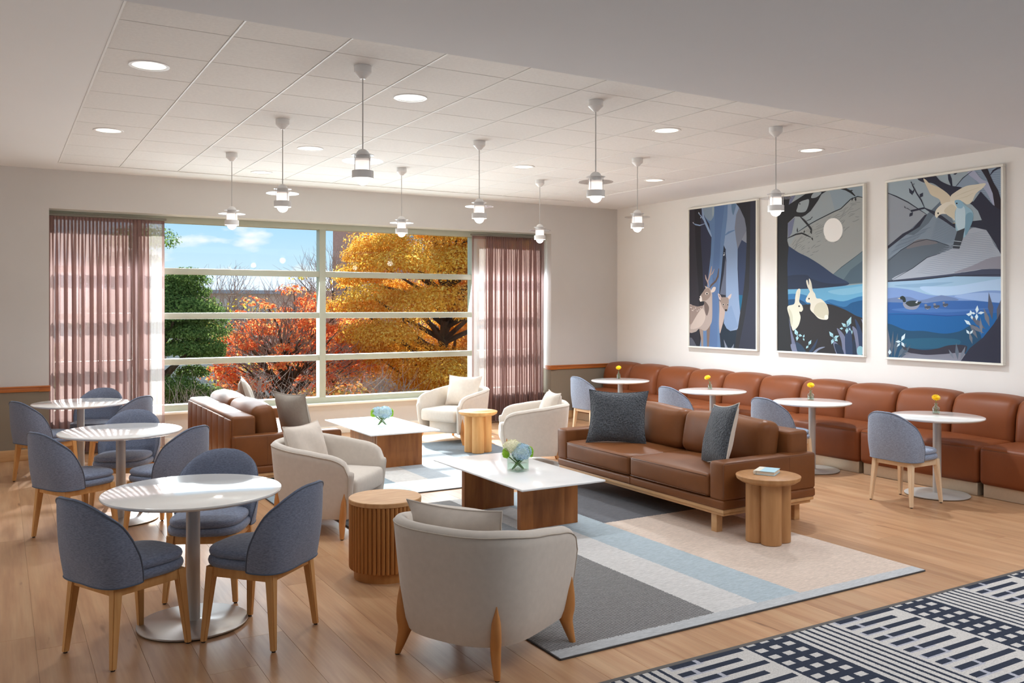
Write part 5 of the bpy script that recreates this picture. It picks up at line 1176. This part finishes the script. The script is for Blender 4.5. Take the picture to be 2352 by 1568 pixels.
def tree(name, label, base, crown, mat, nclump, nleaf, lsize, seed, clump=(.35, .65), group='trees outside the window', shape=1., bare=0, trunk_r=.16, mat2=None):
    # crown: (cx,cy,cz,rx,ry,rz)
    rng = np.random.default_rng(seed); t = thing(name, label, 'tree', base, group=group); bx, by, bz = base
    cx, cy, cz, rx, ry, rz = crown; cx -= bx; cy -= by; cz -= bz
    d = sphere_pts(rng, nclump, -.95); rad = rng.uniform(.45, 1.0, len(d))**.5
    C = np.stack([cx+d[:, 0]*rx*rad, cy+d[:, 1]*ry*rad, cz+d[:, 2]*rz*rad], 1)
    if shape != 1.:
        k = np.clip((C[:, 2]-(cz-rz))/(2*rz), 0, 1); f = (1-k**1.6*(1-shape)); C[:, 0] = cx+(C[:, 0]-cx)*f; C[:, 1] = cy+(C[:, 1]-cy)*f
    br = rng.uniform(*clump, len(C)); P = []; Nn = []
    for c, r in zip(C, br):
        dd = sphere_pts(rng, nleaf, -.55); rr = rng.uniform(.62, 1.05, len(dd))[:, None]
        P.append(c+dd*rr*r*np.array([1.2, 1.2, .58])); nn = dd.copy(); nn[:, 2] += .5; Nn.append(nn)
    P = np.concatenate(P); Nn = np.concatenate(Nn)
    leaf_mesh('foliage', mat, P, Nn, lsize, rng, t)
    if mat2:
        k = rng.random(len(C)) < .3; P2 = np.concatenate([c+sphere_pts(rng, nleaf//2, -.3)*r*.95 for c, r in zip(C[k], br[k])]); leaf_mesh('sunlit_leaves', mat2, P2, P2*0+np.array([0, -.3, 1.]), lsize*.9, rng, t)
    q = random.Random(seed)
    MB().tube([(0, 0, 0), (q.uniform(-.1, .1), q.uniform(-.1, .1), (cz-rz)*.6+.3), (cx*.4, cy*.4, cz-rz*.3), (cx*.8, cy*.8, cz+rz*.35)], [trunk_r, trunk_r*.85, trunk_r*.6, trunk_r*.2], 8).build('trunk', 'bark', t, smooth=180)
    m = MB(); idx = rng.permutation(len(C))[:max(14, nclump//3)]
    for i in idx:
        e = Vector(C[i]); z0 = min(cz+rz*.2, max(cz-rz*1.1, e.z-1.2)); s0 = Vector((cx*.45, cy*.45, z0)); mid = s0.lerp(e, .55)+Vector((q.uniform(-.2, .2), q.uniform(-.2, .2), q.uniform(-.1, .25)))
        m.tube([s0, mid, e], [trunk_r*.34, trunk_r*.2, .012], 5)
    m.build('branches', 'bark', t, smooth=180)
    if bare:
        m = MB()
        for i in range(bare):
            dd = Vector(sphere_pts(rng, 1, -.2)[0]); a = Vector((cx+dd.x*rx*.4, cy+dd.y*ry*.4, cz+dd.z*rz*.4)); p = [a]; dr = (dd+Vector((q.uniform(-.5, .5), 0, q.uniform(-.1, .5)))).normalized()
            for k in range(5):
                dr = (dr+Vector((q.uniform(-.45, .45), q.uniform(-.4, .4), q.uniform(-.3, .4)))).normalized(); p.append(p[-1]+dr*.26*rx/1.5)
            m.tube(p, [.014, .011, .009, .007, .005, .003], 4, False)
            for k in (2, 3, 4):
                d2 = (dr+Vector((q.uniform(-1, 1), q.uniform(-1, 1), q.uniform(-.6, .9)))).normalized(); m.tube([p[k], p[k]+d2*.3, p[k]+d2*.5+Vector((q.uniform(-.15, .15), 0, q.uniform(-.1, .2)))], [.006, .004, .002], 3, False)
        m.build('twigs', 'twig', t, smooth=180)['kind'] = 'stuff'
    return t
tree('golden_tree', 'large golden autumn tree filling the right of the window', (10.3, 21.5, GZ), (10.6, 21.3, 1.7, 3.0, 2.6, 3.3), 'leaf_gold', 200, 1300, .068, 11, (.38, .8), trunk_r=.24)
tree('golden_tree', 'low golden shrub at the foot of the big golden tree', (9.4, 18.6, GZ), (9.5, 18.6, -1.0, 1.5, 1.0, 1.3), 'leaf_gold', 55, 900, .066, 12, (.35, .6), trunk_r=.1)
tree('green_tree', 'dense green tree at the left of the window', (2.6, 19.0, GZ), (2.6, 19.0, .2, 1.75, 1.5, 3.0), 'leaf_green', 150, 1100, .06, 21, (.3, .55), shape=.55, trunk_r=.2)
tree('red_tree', 'red and orange leaved tree in the middle of the left panes', (6.3, 22.5, GZ), (6.5, 22.5, -.1, 2.0, 1.5, 2.35), 'leaf_red', 280, 62, .095, 31, (.14, .34), bare=260, trunk_r=.14)
tree('red_tree', 'second red tree half hidden behind the golden tree', (8.6, 25.0, GZ), (8.4, 25.0, -.1, 1.8, 1.3, 2.1), 'leaf_red', 140, 62, .10, 32, (.14, .34), bare=140, trunk_r=.13)
tree('bare_tree', 'nearly bare tree with a few yellow leaves beside the green tree', (6.0, 28.0, GZ), (6.0, 28.0, .6, 2.0, 1.2, 2.1), 'leaf_yel', 20, 26, .14, 41, (.3, .5), bare=130, trunk_r=.13)
tree('bare_tree', 'bare tree in front of the brick building', (9.9, 29.0, GZ), (9.9, 29.0, 1.4, 1.8, 1.2, 2.6), 'leaf_yel', 6, 20, .12, 42, (.2, .4), bare=120, trunk_r=.14)
for i, (x, y, rx, mt, lab) in enumerate([(4.3, 17.0, 1.4, 'leaf_mix', 'tangled dry shrub below the green tree'), (5.7, 16.6, 1.2, 'leaf_mix', 'tangled dry shrub seen over the window sofa'), (7.0, 17.5, 1.2, 'leaf_pink', 'faded pink shrub beside the window mullion'), (3.0, 16.2, 1.0, 'leaf_mix', 'dry shrub at the lower left of the window')]):
    tree('dry_shrub', lab, (x, y, GZ), (x, y, -1.15, rx, .9, 1.25), mt, 46, 80, .11, 50+i, (.3, .5), group='shrubs outside the window', bare=110, trunk_r=.07)
def far_building(name, label, x0, x1, y, d, z1, wallm, roof, wins):
    t = thing(name, label, 'building', (0, 0, 0), group='buildings outside the window')
    MB().box(x0, x1, y, y+d, GZ, z1).build('wall', wallm, t, smooth=0)
    if roof: MB().add([(x0-.4, y-.6, z1-.1), (x1+.4, y-.6, z1-.1), (x1+.4, y+d*.6, z1+roof), (x0-.4, y+d*.6, z1+roof), (x0-.4, y-.6, z1-.35), (x1+.4, y-.6, z1-.35), (x1+.4, y+d*.6, z1-.35), (x0-.4, y+d*.6, z1-.35)], [(0, 1, 2, 3), (0, 4, 5, 1), (1, 5, 6, 2), (3, 7, 4, 0), (2, 6, 7, 3), (4, 7, 6, 5)]).build('roof', 'roofm', t, smooth=0)
    for (a, b, c, e_) in wins:
        w = MB().rbox(a, b, y-.06, y+.02, c, e_, .02, 1).build('window', 'white', t); MB().box(a+.12, b-.12, y-.075, y-.05, c+.12, e_-.12).build('pane', 'glassdark', w)
far_building('low_hall', 'long low grey hall with a pale metal roof behind the trees', 6, 40, 62, 14, 3.05, 'facade', 1.25, [(9+2.2*k, 10.4+2.2*k, .4, 1.9) for k in range(8)])
far_building('brick_tower', 'brown brick building rising behind the golden tree', 19.8, 34, 54, 4, 16, 'brick', 0, [(20.4, 21.6, 5.6, 7.6), (20.4, 21.6, 9, 11), (23.5, 25, 5.4, 7.4), (23.5, 25, 1.5, 3.4), (20.4, 21.6, 2.0, 4.0)])
